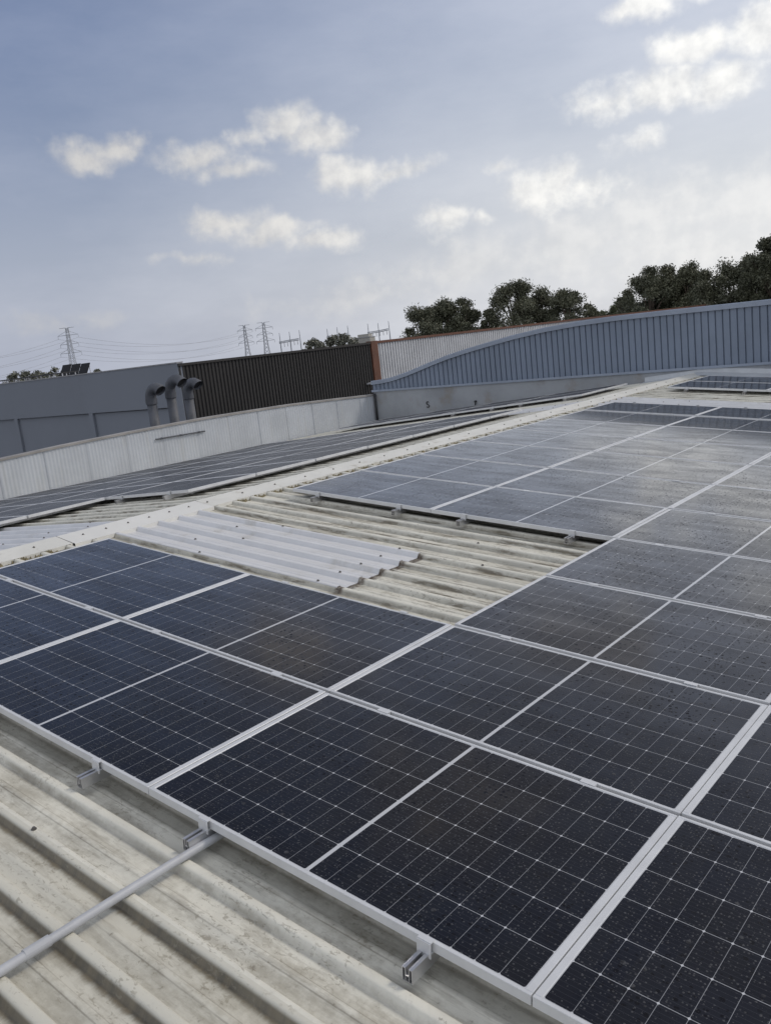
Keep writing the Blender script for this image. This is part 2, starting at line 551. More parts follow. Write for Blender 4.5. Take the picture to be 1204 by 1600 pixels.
    # seam lines of the small stiffeners
    for s0 in (0.436, 0.552):
        s = nb.mr(nb.m('ABSOLUTE', nb.m('SUBTRACT', ph, s0)), 0.013, 0.004, 0, 0.50)
        c = nb.mix(nb.m('MULTIPLY', s, nb.mr(streak, 0.35, 0.6)), c, (0.14, 0.12, 0.09))
    if stain_end:
        # rusty dirt caught at the lower end of the clear sheets
        sx = nb.mr(nb.m('ABSOLUTE', nb.m('SUBTRACT', x, 2.335)), 0.050, 0.012)
        sy = nb.m('MULTIPLY', nb.mr(y, 2.32, 2.42), nb.mr(y, 3.42, 3.34))
        c = nb.mix(nb.m('MULTIPLY', nb.m('MULTIPLY', sx, sy), nb.mr(fine, 0.3, 0.6, 0.3, 0.95)), c, (0.07, 0.045, 0.028))
    nb.put(bs.inputs['Base Color'], c)
    nb.put(bs.inputs['Roughness'], nb.mr(blot, 0.3, 0.7, 0.42, 0.62))
    bn = nb.node('ShaderNodeBump')
    bn.inputs['Strength'].default_value = 0.35
    bn.inputs['Distance'].default_value = 0.006
    nb.put(bn.inputs['Height'], nb.m('ADD', fine, nb.m('MULTIPLY', blot, 0.8)))
    nb.l.new(bn.outputs[0], bs.inputs['Normal'])
    return m


def mat_clad(name, col, var=0.08, rough=0.45, dirt=None, streak=0.35, spec=0.5):
    """painted steel cladding with rain streaks down it"""
    m, nb, bs, tc = new_mat(name)
    P = tc.outputs['Object']
    n = nb.noise(nb.vm('MULTIPLY', P, (6, 6, 0.5)), 1.0, 6, 0.6)
    n2 = nb.noise(P, 1.1, 6, 0.6)
    c = nb.mix(nb.mr(n2, 0.3, 0.7), tuple(k * (1 - var) for k in col), tuple(k * (1 + var) for k in col))
    dc = dirt or tuple(k * 0.62 for k in col)
    c = nb.mix(nb.mr(n, 0.52, 0.78, 0, streak), c, dc)
    nb.put(bs.inputs['Base Color'], c)
    nb.put(bs.inputs['Roughness'], nb.mr(n, 0.3, 0.7, rough - 0.06, rough + 0.1))
    bs.inputs['Specular IOR Level'].default_value = spec
    return m


def mat_leaf(name, a, b):
    m, nb, bs, tc = new_mat(name)
    P = tc.outputs['Object']
    g = nb.node('ShaderNodeNewGeometry')
    n = nb.noise(P, 0.5, 3, 0.6)
    f = nb.m('ADD', nb.m('MULTIPLY', nb.mr(n, 0.3, 0.7), 0.6), nb.m('MULTIPLY', g.outputs['Random Per Island'], 0.4))
    nb.put(bs.inputs['Base Color'], nb.mix(f, a, b))
    bs.inputs['Roughness'].default_value = 0.6
    return m


M = {}
M['glass'] = mat_glass()
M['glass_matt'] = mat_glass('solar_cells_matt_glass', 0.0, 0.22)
M['alu'] = simple_mat('anodised_aluminium', (0.60, 0.61, 0.625), 0.38, 0.12, 0.06, 6.0, 0.05, 120)
M['alu_rail'] = simple_mat('mill_aluminium', (0.62, 0.62, 0.63), 0.32, 0.8, 0.08, 9.0)
M['backsheet'] = simple_mat('dark_backsheet', (0.05, 0.05, 0.05), 0.6)  # backsheet colour darkened to deepen the shade under the panels
M['dark'] = simple_mat('dark_plastic_and_shade', (0.02, 0.02, 0.022), 0.5)  # dark plastic parts, also the painted shade in hollow rails and vent mouths
M['roof'] = mat_roof('old_roof_sheet', stain_end=True)
M['roof_l'] = mat_roof('old_roof_sheet_far_slope')
M['cap'] = simple_mat('ridge_cap_paint', (0.66, 0.65, 0.60), 0.45, 0, 0.06, 2.5, 0.12, 60, (0.40, 0.37, 0.31), 5.0)
M['lichen'] = simple_mat('dirt_and_lichen', (0.20, 0.17, 0.10), 0.9, 0, 0.35, 30.0, 0.5, 60)
M['sky_sheet'] = simple_mat('translucent_sheet', (0.635, 0.635, 0.64), 0.34, 0, 0.05, 3.0, 0, 40, (0.46, 0.44, 0.40), 3.4)
M['screw'] = simple_mat('screw_head', (0.16, 0.15, 0.14), 0.5, 0.6, 0.2, 30)
M['pvc'] = simple_mat('grey_pvc', (0.42, 0.43, 0.45), 0.42, 0, 0.06, 6, 0, 40, (0.33, 0.32, 0.30), 9)
M['vent'] = simple_mat('weathered_grey_pipe', (0.075, 0.080, 0.094), 0.6, 0, 0.2, 4, 0.1, 30, (0.105, 0.105, 0.105), 5)
M['para'] = mat_clad('white_corrugated', (0.47, 0.495, 0.53), dirt=(0.42, 0.42, 0.40), streak=0.5)
M['paracap'] = simple_mat('parapet_capping', (0.30, 0.285, 0.27), 0.55, 0, 0.15, 2)
M['blue'] = mat_clad('blue_cladding', (0.184, 0.222, 0.288), streak=0.25)
M['bluetrim'] = mat_clad('blue_trim', (0.27, 0.31, 0.38), streak=0.25)
M['upstand'] = simple_mat('pale_concrete', (0.30, 0.315, 0.335), 0.8, 0, 0.12, 1.0, 0.15, 30, (0.24, 0.215, 0.185), 1.6)
M['brown'] = mat_clad('brown_cladding', (0.038, 0.036, 0.035), streak=0.3, rough=.6, spec=.3)
M['wclad'] = mat_clad('white_cladding', (0.52, 0.53, 0.55), dirt=(0.36, 0.36, 0.36), streak=0.4)
M['orange'] = simple_mat('rust_orange_paint', (0.125, 0.052, 0.031), 0.6, 0, 0.15, 2, 0, 40, (0.17, 0.06, 0.035), 1.2)
M['greywall'] = simple_mat('grey_painted_concrete', (0.20, 0.217, 0.25), 0.8, 0, 0.025, 0.3, 0.04, 12, (0.178, 0.19, 0.216), 0.25)
M['greyroof'] = simple_mat('grey_roof', (0.30, 0.30, 0.31), 0.6)
M['pale'] = simple_mat('pale_render', (0.34, 0.33, 0.30), 0.8)
M['steel'] = simple_mat('galvanised_lattice_hazed', (0.36, 0.375, 0.40), 0.6, 0.2)  # steel made paler in its colour to stand in for distance haze
M['ins'] = simple_mat('insulator', (0.16, 0.15, 0.15), 0.4)
M['trunk'] = simple_mat('bark', (0.11, 0.085, 0.065), 0.9, 0, 0.3, 3, 0.3, 12)
M['ground'] = simple_mat('asphalt_yard', (0.06, 0.06, 0.06), 0.9, 0, 0.2, 0.05, 0, 3, (0.09, 0.10, 0.06), 0.01)
M['hill'] = simple_mat('distant_hill', (0.10, 0.13, 0.13), 1.0, 0, 0.15, 0.004)
LEAF = [mat_leaf('leaf_dark', (0.055, 0.060, 0.038), (0.125, 0.128, 0.078)),
        mat_leaf('leaf_olive', (0.045, 0.050, 0.028), (0.150, 0.150, 0.090)),
        mat_leaf('leaf_pale', (0.060, 0.075, 0.040), (0.150, 0.160, 0.090)),
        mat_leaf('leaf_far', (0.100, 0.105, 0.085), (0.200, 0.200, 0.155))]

GROUND_Z = -7.0

# ------------------------------------------------------------------ ground and hills
g = MB()
g.quad((-9000, -9000, GROUND_Z), (9000, -9000, GROUND_Z), (9000, 9000, GROUND_Z), (-9000, 9000, GROUND_Z))
tag(g.build('ground', M['ground']), kind='structure')


def hills():
    mb = MB()
    rows = []
    na, nr = 160, 6
    for j in range(nr):
        rr = 3600 + j * 420
        for i in range(na + 1):
            az = radians(-95 + 115 * i / na)
            h = 0
            if 0 < j < nr - 1:
                b = sin(pi * j / (nr - 1))
                n = mnoise.noise(Vector((az * 6.0, 1.3, 0))) * .5 + mnoise.noise(Vector((az * 17.0, 7.3, j * .2))) * .2
                bump = math.exp(-((math.degrees(az) + 51.0) / 3.5) ** 2) * 30
                h = max(2, (12 + 26 * n + bump) * b)
            mb.v.append((sin(az) * rr, cos(az) * rr, GROUND_Z + h - (0.5 if j in (0, nr - 1) else 0)))
    for j in range(nr - 1):
        for i in range(na):
            a = j * (na + 1) + i
            mb.f.append((a, a + 1, a + na + 2, a + na + 1))
    tag(mb.build('hills', M['hill'], smooth=True), kind='structure')


hills()

# ------------------------------------------------------------------ our warehouse: roof, ridge cap, clear sheets, parapet
V_RIDGE = -0.69
Y0R, Y1R = -9.0, 17.28
X_PAR = -10.1
wh = empty('warehouse', (0, 4, GROUND_Z))
tag(wh, 'warehouse under the camera with a low ribbed off-white metal roof and white corrugated parapet', 'warehouse')


def rib_profile(y0, y1, h0, base=RIB_0):
    """(y, z) across the ribs from y0 to y1; crest at h0"""
    one = [(-.0200, -.0060), (-.0170, -.0025), (-.0120, -.0004), (0, 0), (.0120, -.0004), (.0170, -.0025), (.0200, -.0060),
           (.0330, -.0310), (.0365, -.0335), (.0420, -.034), (.1000, -.034), (.1030, -.0316), (.1270, -.0316), (.1300, -.034),
           (.1907, -.034), (.1962, -.0335), (.1997, -.0310)]
    k0 = math.floor((y0 - base) / RIB_P) - 1
    k1 = math.ceil((y1 - base) / RIB_P) + 1
    pts = []
    for k in range(k0, k1 + 1):
        for (dy, dz) in one:
            y = base + k * RIB_P + dy
            if y0 <= y <= y1:
                pts.append((y, h0 + dz))
    return pts


def parent_keep(o, parent):
    """parent o (given in world coordinates) under an un-rotated empty"""
    o.parent = parent
    o.location = Vector(o.location) - Vector(parent.location)
    return o


# near slope: local x runs down the slope to the right
NEAR = Matrix.Rotation(SLOPE, 4, 'Y')
SL2 = math.atan(0.0785)
FAR_O = Vector((V_RIDGE * cos(SLOPE), 0, 0.034))
H_CREST = -0.09

rs = MB().strip(rib_profile(Y0R, Y1R, H_CREST), V_RIDGE + 0.01, 15.0).build('roof_sheet', M['roof'], None, smooth=True)
rs.rotation_euler = (0, SLOPE, 0)
parent_keep(rs, wh)
rl = MB().strip(rib_profile(Y0R, Y1R, H_CREST), -9.4, -0.01).build('roof_sheet', M['roof_l'], None, smooth=True)
rl.rotation_euler = (0, -SL2, 0)
rl.location = FAR_O
parent_keep(rl, wh)


def near_pt(v, u, h):
    return NEAR @ Vector((v, u, h))


def far_pt(s, u, h):
    return FAR_O + Matrix.Rotation(-SL2, 4, 'Y') @ Vector((-s, u, h))


# ridge cap: two flanges bent over the apex, scribed down between the ribs along the near edge
def ridge_cap(y0, y1, w_near, name, mat, seed):
    rnd = random.Random(seed)
    mb = MB()
    zc = -0.086
    prof = [p for p in rib_profile(y0, y1, 0.0)]
    ys = sorted({y0, y1} | {p[0] for p in prof})
    dz = {p[0]: p[1] for p in prof}

    def prof_at(y):
        k = (y - RIB_0) / RIB_P
        fr = abs(k - round(k)) * RIB_P
        if fr <= .020:
            return 0.0
        if fr >= .038:
            return -.034
        return -.034 * (fr - .020) / .018
    apex = [near_pt(V_RIDGE, y, zc + 0.022) for y in ys]
    ne = [near_pt(V_RIDGE + w_near, y, zc) for y in ys]
    ne2 = [near_pt(V_RIDGE + w_near + .003, y, zc + prof_at(y) - 0.001 + rnd.uniform(-.002, .002)) for y in ys]
    fe = [far_pt(w_near, y, zc) for y in ys]
    fe2 = [far_pt(w_near + .003, y, zc + prof_at(y) - 0.001) for y in ys]
    for i in range(len(ys) - 1):
        for A, B in ((apex, ne), (ne, ne2), (fe, apex), (fe2, fe)):
            mb.quad(A[i], B[i], B[i + 1], A[i + 1])
    o = mb.build(name, mat)
    return parent_keep(o, wh)


cap_a = ridge_cap(Y0R, 2.02, 0.27, 'ridge_cap', M['cap'], 1)
cap_b = ridge_cap(2.025, 3.55, 0.30, 'ridge_cap', simple_mat('new_ridge_cap', (0.70, 0.69, 0.65), 0.4, 0, 0.04, 2), 2)
cap_c = ridge_cap(3.555, Y1R, 0.27, 'ridge_cap', M['cap'], 3)
cap_b['label'] = 'cleaner ridge cap piece with two rows of screws'


def screw(p, parent, rot):
    """hex head on a washer at world point p"""
    mb = MB()
    R = rot.to_3x3()
    mb.tube([(0, 0, 0), (0, 0, 0.003)], 0.011, 10)
    mb.tube([(0, 0, 0.003), (0, 0, 0.010)], [0.0072, 0.0065], 6)
    o = mb.build('screw', M['screw'])
    o.rotation_euler = R.to_euler()
    o.location = p
    o.parent = parent
    o.matrix_parent_inverse = Matrix.Identity(4)
    par = Matrix.Translation(parent.location) if parent.parent is None else None
    pl = Vector(parent.location)
    pr = parent.rotation_euler.to_matrix()
    q = parent.parent
    while q:
        pl = q.rotation_euler.to_matrix() @ pl + Vector(q.location)
        q = q.parent
    o.location = pr.transposed() @ (Vector(p) - pl)
    o.rotation_euler = (pr.transposed() @ R).to_euler()
    return o


FARM = Matrix.Rotation(-SL2, 4, 'Y')
for k in range(10, 16):
    y = RIB_0 + RIB_P * k
    screw(near_pt(V_RIDGE + .13, y, -0.0735), cap_b, NEAR)
    screw(far_pt(.13, y + .05, -0.0735), cap_b, FARM)
for k in range(4, 9, 2):
    y = RIB_0 + RIB_P * k
    screw(near_pt(V_RIDGE + .13, y, -0.0735), cap_a, NEAR)
    screw(far_pt(.13, y, -0.0735), cap_a, FARM)
for k in range(16, 70, 2):
    y = RIB_0 + RIB_P * k
    screw(near_pt(V_RIDGE + .13, y, -0.0735), cap_c, NEAR)

for (k, v) in ((-1, 3.27), (15, 2.9), (17, 2.55)):
    screw(near_pt(v, RIB_0 + RIB_P * k, H_CREST), rs, NEAR)

# dirt and lichen lodged under the cap edge between the ribs
rnd = random.Random(11)
for (c0, c1, wn, capo) in ((-4, 9, 0.27, cap_a), (17, 74, 0.27, cap_c)):
    mb = MB()
    for k in range(c0, c1):
        yb = RIB_0 + RIB_P * k
        for j in range(26):
            side = rnd.random()
            yy = yb + (0.03 + abs(rnd.gauss(0, .03)) if side < .7 else rnd.uniform(.03, .2))
            xx = V_RIDGE + wn + .004 + abs(rnd.gauss(0, .020))
            s = rnd.uniform(.007, .020)
            c = near_pt(xx, yy, H_CREST - .032)
            hh = rnd.uniform(.008, .040)
            mb.v += [tuple(c + Vector((-s, -s, 0))), tuple(c + Vector((s, -s, 0))), tuple(c + Vector((s * .8, s, 0))), tuple(c + Vector((-s, s * .9, 0))), tuple(c + Vector((rnd.uniform(-s, s) * .4, rnd.uniform(-s, s) * .4, hh)))]
            b = len(mb.v) - 5
            mb.f += [(b, b + 1, b + 4), (b + 1, b + 2, b + 4), (b + 2, b + 3, b + 4), (b + 3, b, b + 4)]
    o = mb.build('lichen', M['lichen'])
    o['kind'] = 'stuff'
    o.parent = capo
    o.location = -(Vector(capo.location) + Vector(wh.location))


# translucent sheets laid over the ribs
def skylight(y0, y1, x0, x1, side, label, screws=True):
    if side == 'near':
        pr = rib_profile(y0, y1, H_CREST + 0.005)
        mb = MB().strip(pr, x0, x1)
        mb.strip([(p[0], p[1] - .003) for p in pr][::-1], x0, x1)
        o = mb.build('skylight_sheet', M['sky_sheet'], None, smooth=True)
        o.rotation_euler = (0, SLOPE, 0)
    else:
        pr = rib_profile(y0, y1, H_CREST + 0.005)
        mb = MB().strip(pr, -x1, -x0)
        o = mb.build('skylight_sheet', M['sky_sheet'], None, smooth=True)
        o.rotation_euler = (0, -SL2, 0)
        o.location = FAR_O
    parent_keep(o, wh)
    o['label'] = label
    if screws:
        k0 = math.ceil((y0 - RIB_0) / RIB_P)
        k1 = math.floor((y1 - RIB_0) / RIB_P)
        for k in range(k0, k1 + 1):
            for xx in ((x0 + .95, x1 - .20) if side == 'near' else (x0 + .35,)):
                if k % 2 and xx < x1 - .5:
                    xx += .35
                if side == 'near':
                    screw(near_pt(xx, RIB_0 + RIB_P * k, H_CREST + .0055), o, NEAR)
                else:
                    screw(far_pt(xx, RIB_0 + RIB_P * k, H_CREST + .0055), o, FARM)
    return o


skylight(RIB_0 + 11 * RIB_P - .023, RIB_0 + 15 * RIB_P + .023, V_RIDGE + .17, 2.315, 'near', 'pale translucent sheet laid over the ribs in the gap')
skylight(RIB_0 + 51 * RIB_P - .023, RIB_0 + 56 * RIB_P + .023, V_RIDGE + .28, 6.0, 'near', 'long translucent sheet strip near the blue wall')
skylight(RIB_0 + 8 * RIB_P - .023, RIB_0 + 13 * RIB_P + .023, .25, 7.2, 'far', 'translucent sheet on the far slope')
skylight(RIB_0 + 51 * RIB_P - .023, RIB_0 + 56 * RIB_P + .023, .28, 7.2, 'far', 'translucent sheet on the far slope near the blue wall')

# parapet along the far gutter: corrugated sheets, a little uneven along the top
PAR_TOP = [(-9, .0), (0, .0), (4.5, -.01), (6.1, .013), (7.5, .071), (9.0, .108), (11.2, .14), (13.9, .113), (15.6, .055), (17.28, -.012)]


def par_top(y):
    for (a, b), (c, d) in zip(PAR_TOP, PAR_TOP[1:]):
        if a <= y <= c:
            t = (y - a) / (c - a)
            return b + (d - b) * t
    return 0.0


def parapet():
    mb = MB()
    y = Y0R
    pts = []
    step = 0.0135
    i = 0
    while y < Y1R:
        sheet = (y - 7.95) / 0.965
        fr = sheet - math.floor(sheet)
        x = X_PAR + 0.0050 * cos(2 * pi * y / 0.081)
        if fr < 0.016:
            x -= 0.022
        pts.append((x, y))
        y += step
    n = len(pts)
    for (x, yy) in pts:
        mb.v.append((x, yy, -1.35))
        mb.v.append((x, yy, par_top(yy) - .02))
    for i in range(n - 1):
        mb.f.append((2 * i, 2 * i + 2, 2 * i + 3, 2 * i + 1))
    mb.quad((X_PAR - .12, Y0R, -1.35), (X_PAR - .12, Y0R, -.1), (X_PAR - .12, Y1R, -.1), (X_PAR - .12, Y1R, -1.35))
    o = parent_keep(mb.build('parapet', M['para'], smooth=True), wh)
    # capping
    mb = MB()
    ys = [Y0R + (Y1R - Y0R) * i / 80 for i in range(81)]
    sec = [(.022, -.042), (.022, 0), (-.14, .008), (-.14, -.06)]
    for yy in ys:
        t = par_top(yy)
        mb.v += [(X_PAR + a, yy, t + b) for a, b in sec]
    for i in range(80):
        for k in range(3):
            a = i * 4 + k
            mb.f.append((a, a + 1, a + 5, a + 4))
    parent_keep(mb.build('parapet_capping', M['paracap']), wh)
    # valley gutter
    mb = MB()
    mb.box(X_PAR + .02, X_PAR + .30, Y0R, Y1R, -1.30, -1.20)
    parent_keep(mb.build('gutter', M['paracap']), wh)
    # outer walls down to the yard
    mb = MB()
    mb.box(X_PAR - .11, 14.6, Y0R + .05, Y1R - .05, GROUND_Z, -1.40)
    parent_keep(mb.build('wall', M['pale']), wh)


parapet()

# ------------------------------------------------------------------ solar panels
def make_panel(glass):
    root = empty('solar_panel')
    fr = MB()
    fr.box(0, PL, 0, LIP_L, -.035, 0)
    fr.box(0, PL, PW - LIP_L, PW, -.035, 0)
    fr.box(0, LIP_S, LIP_L, PW - LIP_L, -.035, -.0002)
    fr.box(PL - LIP_S, PL, LIP_L, PW - LIP_L, -.035, -.0002)
    f = fr.build('frame', M['alu'], root)
    sharp_bevel(f, .0012, 1)
    gl = MB()
    gl.box(LIP_S - .002, PL - LIP_S + .002, LIP_L - .002, PW - LIP_L + .002, -.0065, -.0018)
    gl.build('glass', glass, root)
    bk = MB()
    bk.box(LIP_S - .002, PL - LIP_S + .002, LIP_L - .002, PW - LIP_L + .002, -.0095, -.0070)
    bk.build('backsheet', M['backsheet'], root)
    return root


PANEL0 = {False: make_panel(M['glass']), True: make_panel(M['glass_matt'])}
panel_used = {False: False, True: False}
prnd = random.Random(5)
ORD = ['front', 'second', 'third', 'fourth', 'fifth', 'sixth', 'seventh', 'eighth', 'ninth', 'tenth', 'eleventh', 'twelfth']


def place_panel(mat, label, group, tilt):
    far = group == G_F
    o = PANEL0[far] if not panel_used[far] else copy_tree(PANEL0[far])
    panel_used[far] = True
    o.matrix_world = mat @ Matrix.Rotation(tilt[0], 4, 'X') @ Matrix.Rotation(tilt[1], 4, 'Y')
    o.location = o.matrix_world.to_translation()
    tag(o, label, 'solar panel', group)
    return o


COLN = ['column beside the ridge', 'second column from the ridge', 'third column from the ridge', 'fourth column from the ridge']
G_N = 'solar panels on the near roof slope'
G_F = 'solar panels on the far roof slope'
near_cells = []
for c in range(4):
    rows = list(range(0, 2)) + list(range(4, 11)) if c < 2 else list(range(0, 11))
    for r in rows:
        if c == 3 and r > 4:
            continue
        near_cells.append((c, r))
for (c, r) in near_cells:
    if c < 2 and r < 2:
        lab = 'dark solar panel, %s row before the bare gap, %s' % (ORD[r], COLN[c])
    elif c < 2:
        lab = 'solar panel, %s row behind the bare gap, %s' % ('first' if r == 4 else ORD[r - 4], COLN[c])
    else:
        lab = 'wet solar panel, %s row from the near edge, %s' % ('first' if r == 0 else ORD[r], COLN[c])
    jt = (prnd.uniform(-.0022, .0022), prnd.uniform(-.0015, .0015))
    if c < 2 and r >= 9:
        jt = (-.010, jt[1])
    place_panel(NEAR @ Matrix.Translation((c * CP + .0025, r * RP + .012, prnd.uniform(-.001, .001))), lab, G_N, jt)
for c in range(3):
    for r in range(2):
        lab = 'solar panel, %s row beyond the translucent strip, %s' % (('first', 'second')[r], COLN[c])
        place_panel(NEAR @ Matrix.Translation((c * CP + .0025, 13.93 + r * RP + .012, 0)), lab, G_N, (prnd.uniform(-.002, .002), 0))
# far slope: columns run down to the parapet
FARB = Matrix.Translation(FAR_O) @ Matrix.Rotation(-SL2, 4, 'Y')
COLF = ['uppermost column', 'second column down', 'third column down', 'lowest column']
S0 = 1.07
for c in range(4):
    for r in range(1, 11):
        if c == 0 and r < 4:
            continue
        if c >= 2 and r < 2:
            continue
        if c == 0:
            w = 'first' if r == 4 else ORD[r - 4]
        else:
            w = 'first' if r == 1 else ORD[r - 1]
        lab = 'solar panel on the far slope, %s from the left in the %s' % (w, COLF[c])
        x0 = -(S0 + c * CP) - PL
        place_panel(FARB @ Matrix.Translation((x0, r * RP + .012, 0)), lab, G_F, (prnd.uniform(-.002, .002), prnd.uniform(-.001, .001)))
    for r in range(2):
        lab = 'far slope solar panel, %s from the blue wall in the %s' % (('second', 'first')[r], COLF[c])
        x0 = -(S0 + c * CP) - PL
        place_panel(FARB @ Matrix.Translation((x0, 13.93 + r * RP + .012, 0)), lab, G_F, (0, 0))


# ------------------------------------------------------------------ mounting rails with clamps
def make_rail(base, x, y0, y1, joints, front, back, label, group):
    """base: slope matrix; rail along local y at x; joints: y of panel joints; front/back: y of the end panels' edges"""
    root = empty('mounting_rail')
    root.matrix_world = base @ Matrix.Translation((x, y0, 0))
    L = y1 - y0
    mb = MB()
    z0, z1 = -.0845, -.0365
    t = .0025
    for sx in (-1, 1):
        a, b = (.006, .019)
        xs = sorted((sx * a, sx * b))
        mb.box(xs[0], xs[0] + t, 0, L, z0, z1)
        mb.box(xs[1] - t, xs[1], 0, L, z0, z1)
        mb.box(xs[0] + t, xs[1] - t, 0.0004, L, z1 - t, z1 - .0003)
        mb.box(xs[0] + t, xs[1] - t, 0.0004, L, z0 + .0003, z0 + t)
    mb.box(-.006, .006, 0.0004, L, z0 + .020, z0 + .0225)
    mb.box(-.006, .006, 0.0004, L, z0 + .0005, z0 + .003)
    mb.build('rail', M['alu_rail'], root)
    inner = MB()  # dark blocks standing in for the shade within the hollow rail
    for sx in (-1, 1):
        xs = sorted((sx * .0086, sx * .0164))
        inner.box(xs[0], xs[1], .006, L - .006, z0 + .003, z1 - .003)
    inner.box(-.0058, .0058, .012, L - .012, z0 + .0228, z1 - .014)
    inner.build('rail_hollow_shade', M['dark'], root)
    # L feet on the rib crests
    k0 = math.ceil((y0 - RIB_0) / RIB_P)
    k1 = math.floor((y1 - RIB_0) / RIB_P)
    for k in (k0 + 1, k1 - 1):
        ft = MB()
        yy = RIB_0 + RIB_P * k - y0
        ft.box(.0195, .024, yy - .016, yy + .016, -.0885, -.045)
        ft.box(.024, .058, yy - .016, yy + .016, -.0885, -.084)
        ft.build('foot', M['alu_rail'], root)
    for e, sgn in ((front, 1), (back, -1)):
        if e is None:
            continue
        yy = e - y0
        cb = MB()

        def bx(xa, xb, ya, yb, za, zb):
            ya, yb = sorted((yy + sgn * ya, yy + sgn * yb))
            cb.box(xa, xb, ya, yb, za, zb)
        bx(-.026, .026, -.0155, -.0120, -.050, .0015)
        bx(-.026, .026, -.0120, -.0015, -.036, -.032)
        bx(-.026, .026, -.0120, .008, .0012, .0042)
        bx(-.006, .006, -.0115, -.0020, -.0315, -.002)
        o = cb.build('end_clamp', M['alu'], root)
    for j in joints:
        yy = j - y0
        cb = MB()
        cb.box(-.032, .032, yy - .0145, yy + .0145, .0006, .0024)
        cb.box(-.030, .030, yy - .010, yy + .010, -.036, .0004)
        cb.build('mid_clamp', M['alu'], root)
    tag(root, label, 'mounting rail', group)
    root.location = root.matrix_world.to_translation()
    return root


OFFS = (0.362, 1.400)
side = ('upper', 'lower')
for c in range(4):
    for k in range(2):
        x = c * CP + OFFS[k]
        if c < 2:
            make_rail(NEAR, x, -.085, 2 * RP + .05, [RP], .012, 2 * RP - .012,
                      'aluminium rail under the front row, %s of the %s' % (side[k], COLN[c]), 'rails on the near slope')
            make_rail(NEAR, x, 4 * RP - .085, 11 * RP + .05, [RP * i for i in range(5, 11)], 4 * RP + .012, 11 * RP - .012,
                      'aluminium rail behind the bare gap, %s of the %s' % (side[k], COLN[c]), 'rails on the near slope')
        else:
            n = 11 if c == 2 else 5
            make_rail(NEAR, x, -.085, n * RP + .05, [RP * i for i in range(1, n)], .012, n * RP - .012,
                      'long aluminium rail under the %s, %s of the pair' % (COLN[c], side[k]), 'rails on the near slope')
        if c < 2:
            make_rail(NEAR, x, 13.93 - .085, 13.93 + 2 * RP + .05, [13.93 + RP], 13.93 + .012, None,
                      'aluminium rail beyond the translucent strip, %s of the %s' % (side[k], COLN[c]), 'rails on the near slope')
for c in range(2):
    for k in range(2):
        x = -(S0 + c * CP) - OFFS[k]
        r0 = 4 if c == 0 else 1
        make_rail(FARB, x, r0 * RP - .085, 11 * RP + .05, [RP * i for i in range(r0 + 1, 11)], r0 * RP + .012, 11 * RP - .012,
                  'aluminium rail on the far slope, %s of the %s' % (side[k], COLF[c]), 'rails on the far slope')
        make_rail(FARB, x, 13.93 - .085, 13.93 + 2 * RP + .05, [13.93 + RP], 13.93 + .012, None,
                  'far slope aluminium rail near the blue wall, %s of the %s' % (side[k], COLF[c]), 'rails on the far slope')

# ------------------------------------------------------------------ conduit on the near roof
cd = empty('conduit')
mb = MB()
zc = H_CREST + .0165
ptsc = []
for i in range(17):
    u = -2.4 + 2.75 * i / 16
    wob = .004 * sin(i * .9)
    ptsc.append(near_pt(3.905 + wob + .012 * (u + .8), u, zc))
mb.tube(ptsc, .0160, 16)
mb.build('pipe', M['pvc'], cd, smooth=True)
mb = MB()
p0 = near_pt(3.9055, -.73, zc)
p1 = near_pt(3.9065, -.645, zc)
mb.tube([p0, p1], .0190, 16)
mb.build('coupling', M['pvc'], cd, smooth=False)
tag(cd, 'grey plastic conduit lying across the roof ribs at bottom left', 'conduit')

# ------------------------------------------------------------------ blue clad building behind
YB = 17.30
bb = empty('clad_building', (5, YB + 8, GROUND_Z))
tag(bb, 'blue ribbed steel building with curved roof edge standing along the far end of the roof', 'building')
BT = [(-10.12, .365), (-9.75, .385), (-9.35, .425), (-8.7, .556), (-8.0, .735), (-7.34, .889), (-6.7, 1.005), (-6.09, 1.10), (-5.31, 1.215),
      (-4.39, 1.315), (-3.5, 1.372), (-2.5, 1.395), (-1.2, 1.388), (.9, 1.365), (8.0, 1.24), (22.0, 1.0)]


def btop(x):
    for (a, b), (c, d) in zip(BT, BT[1:]):
        if a <= x <= c:
            return b + (d - b) * (x - a) / (c - a)
    return 1.0


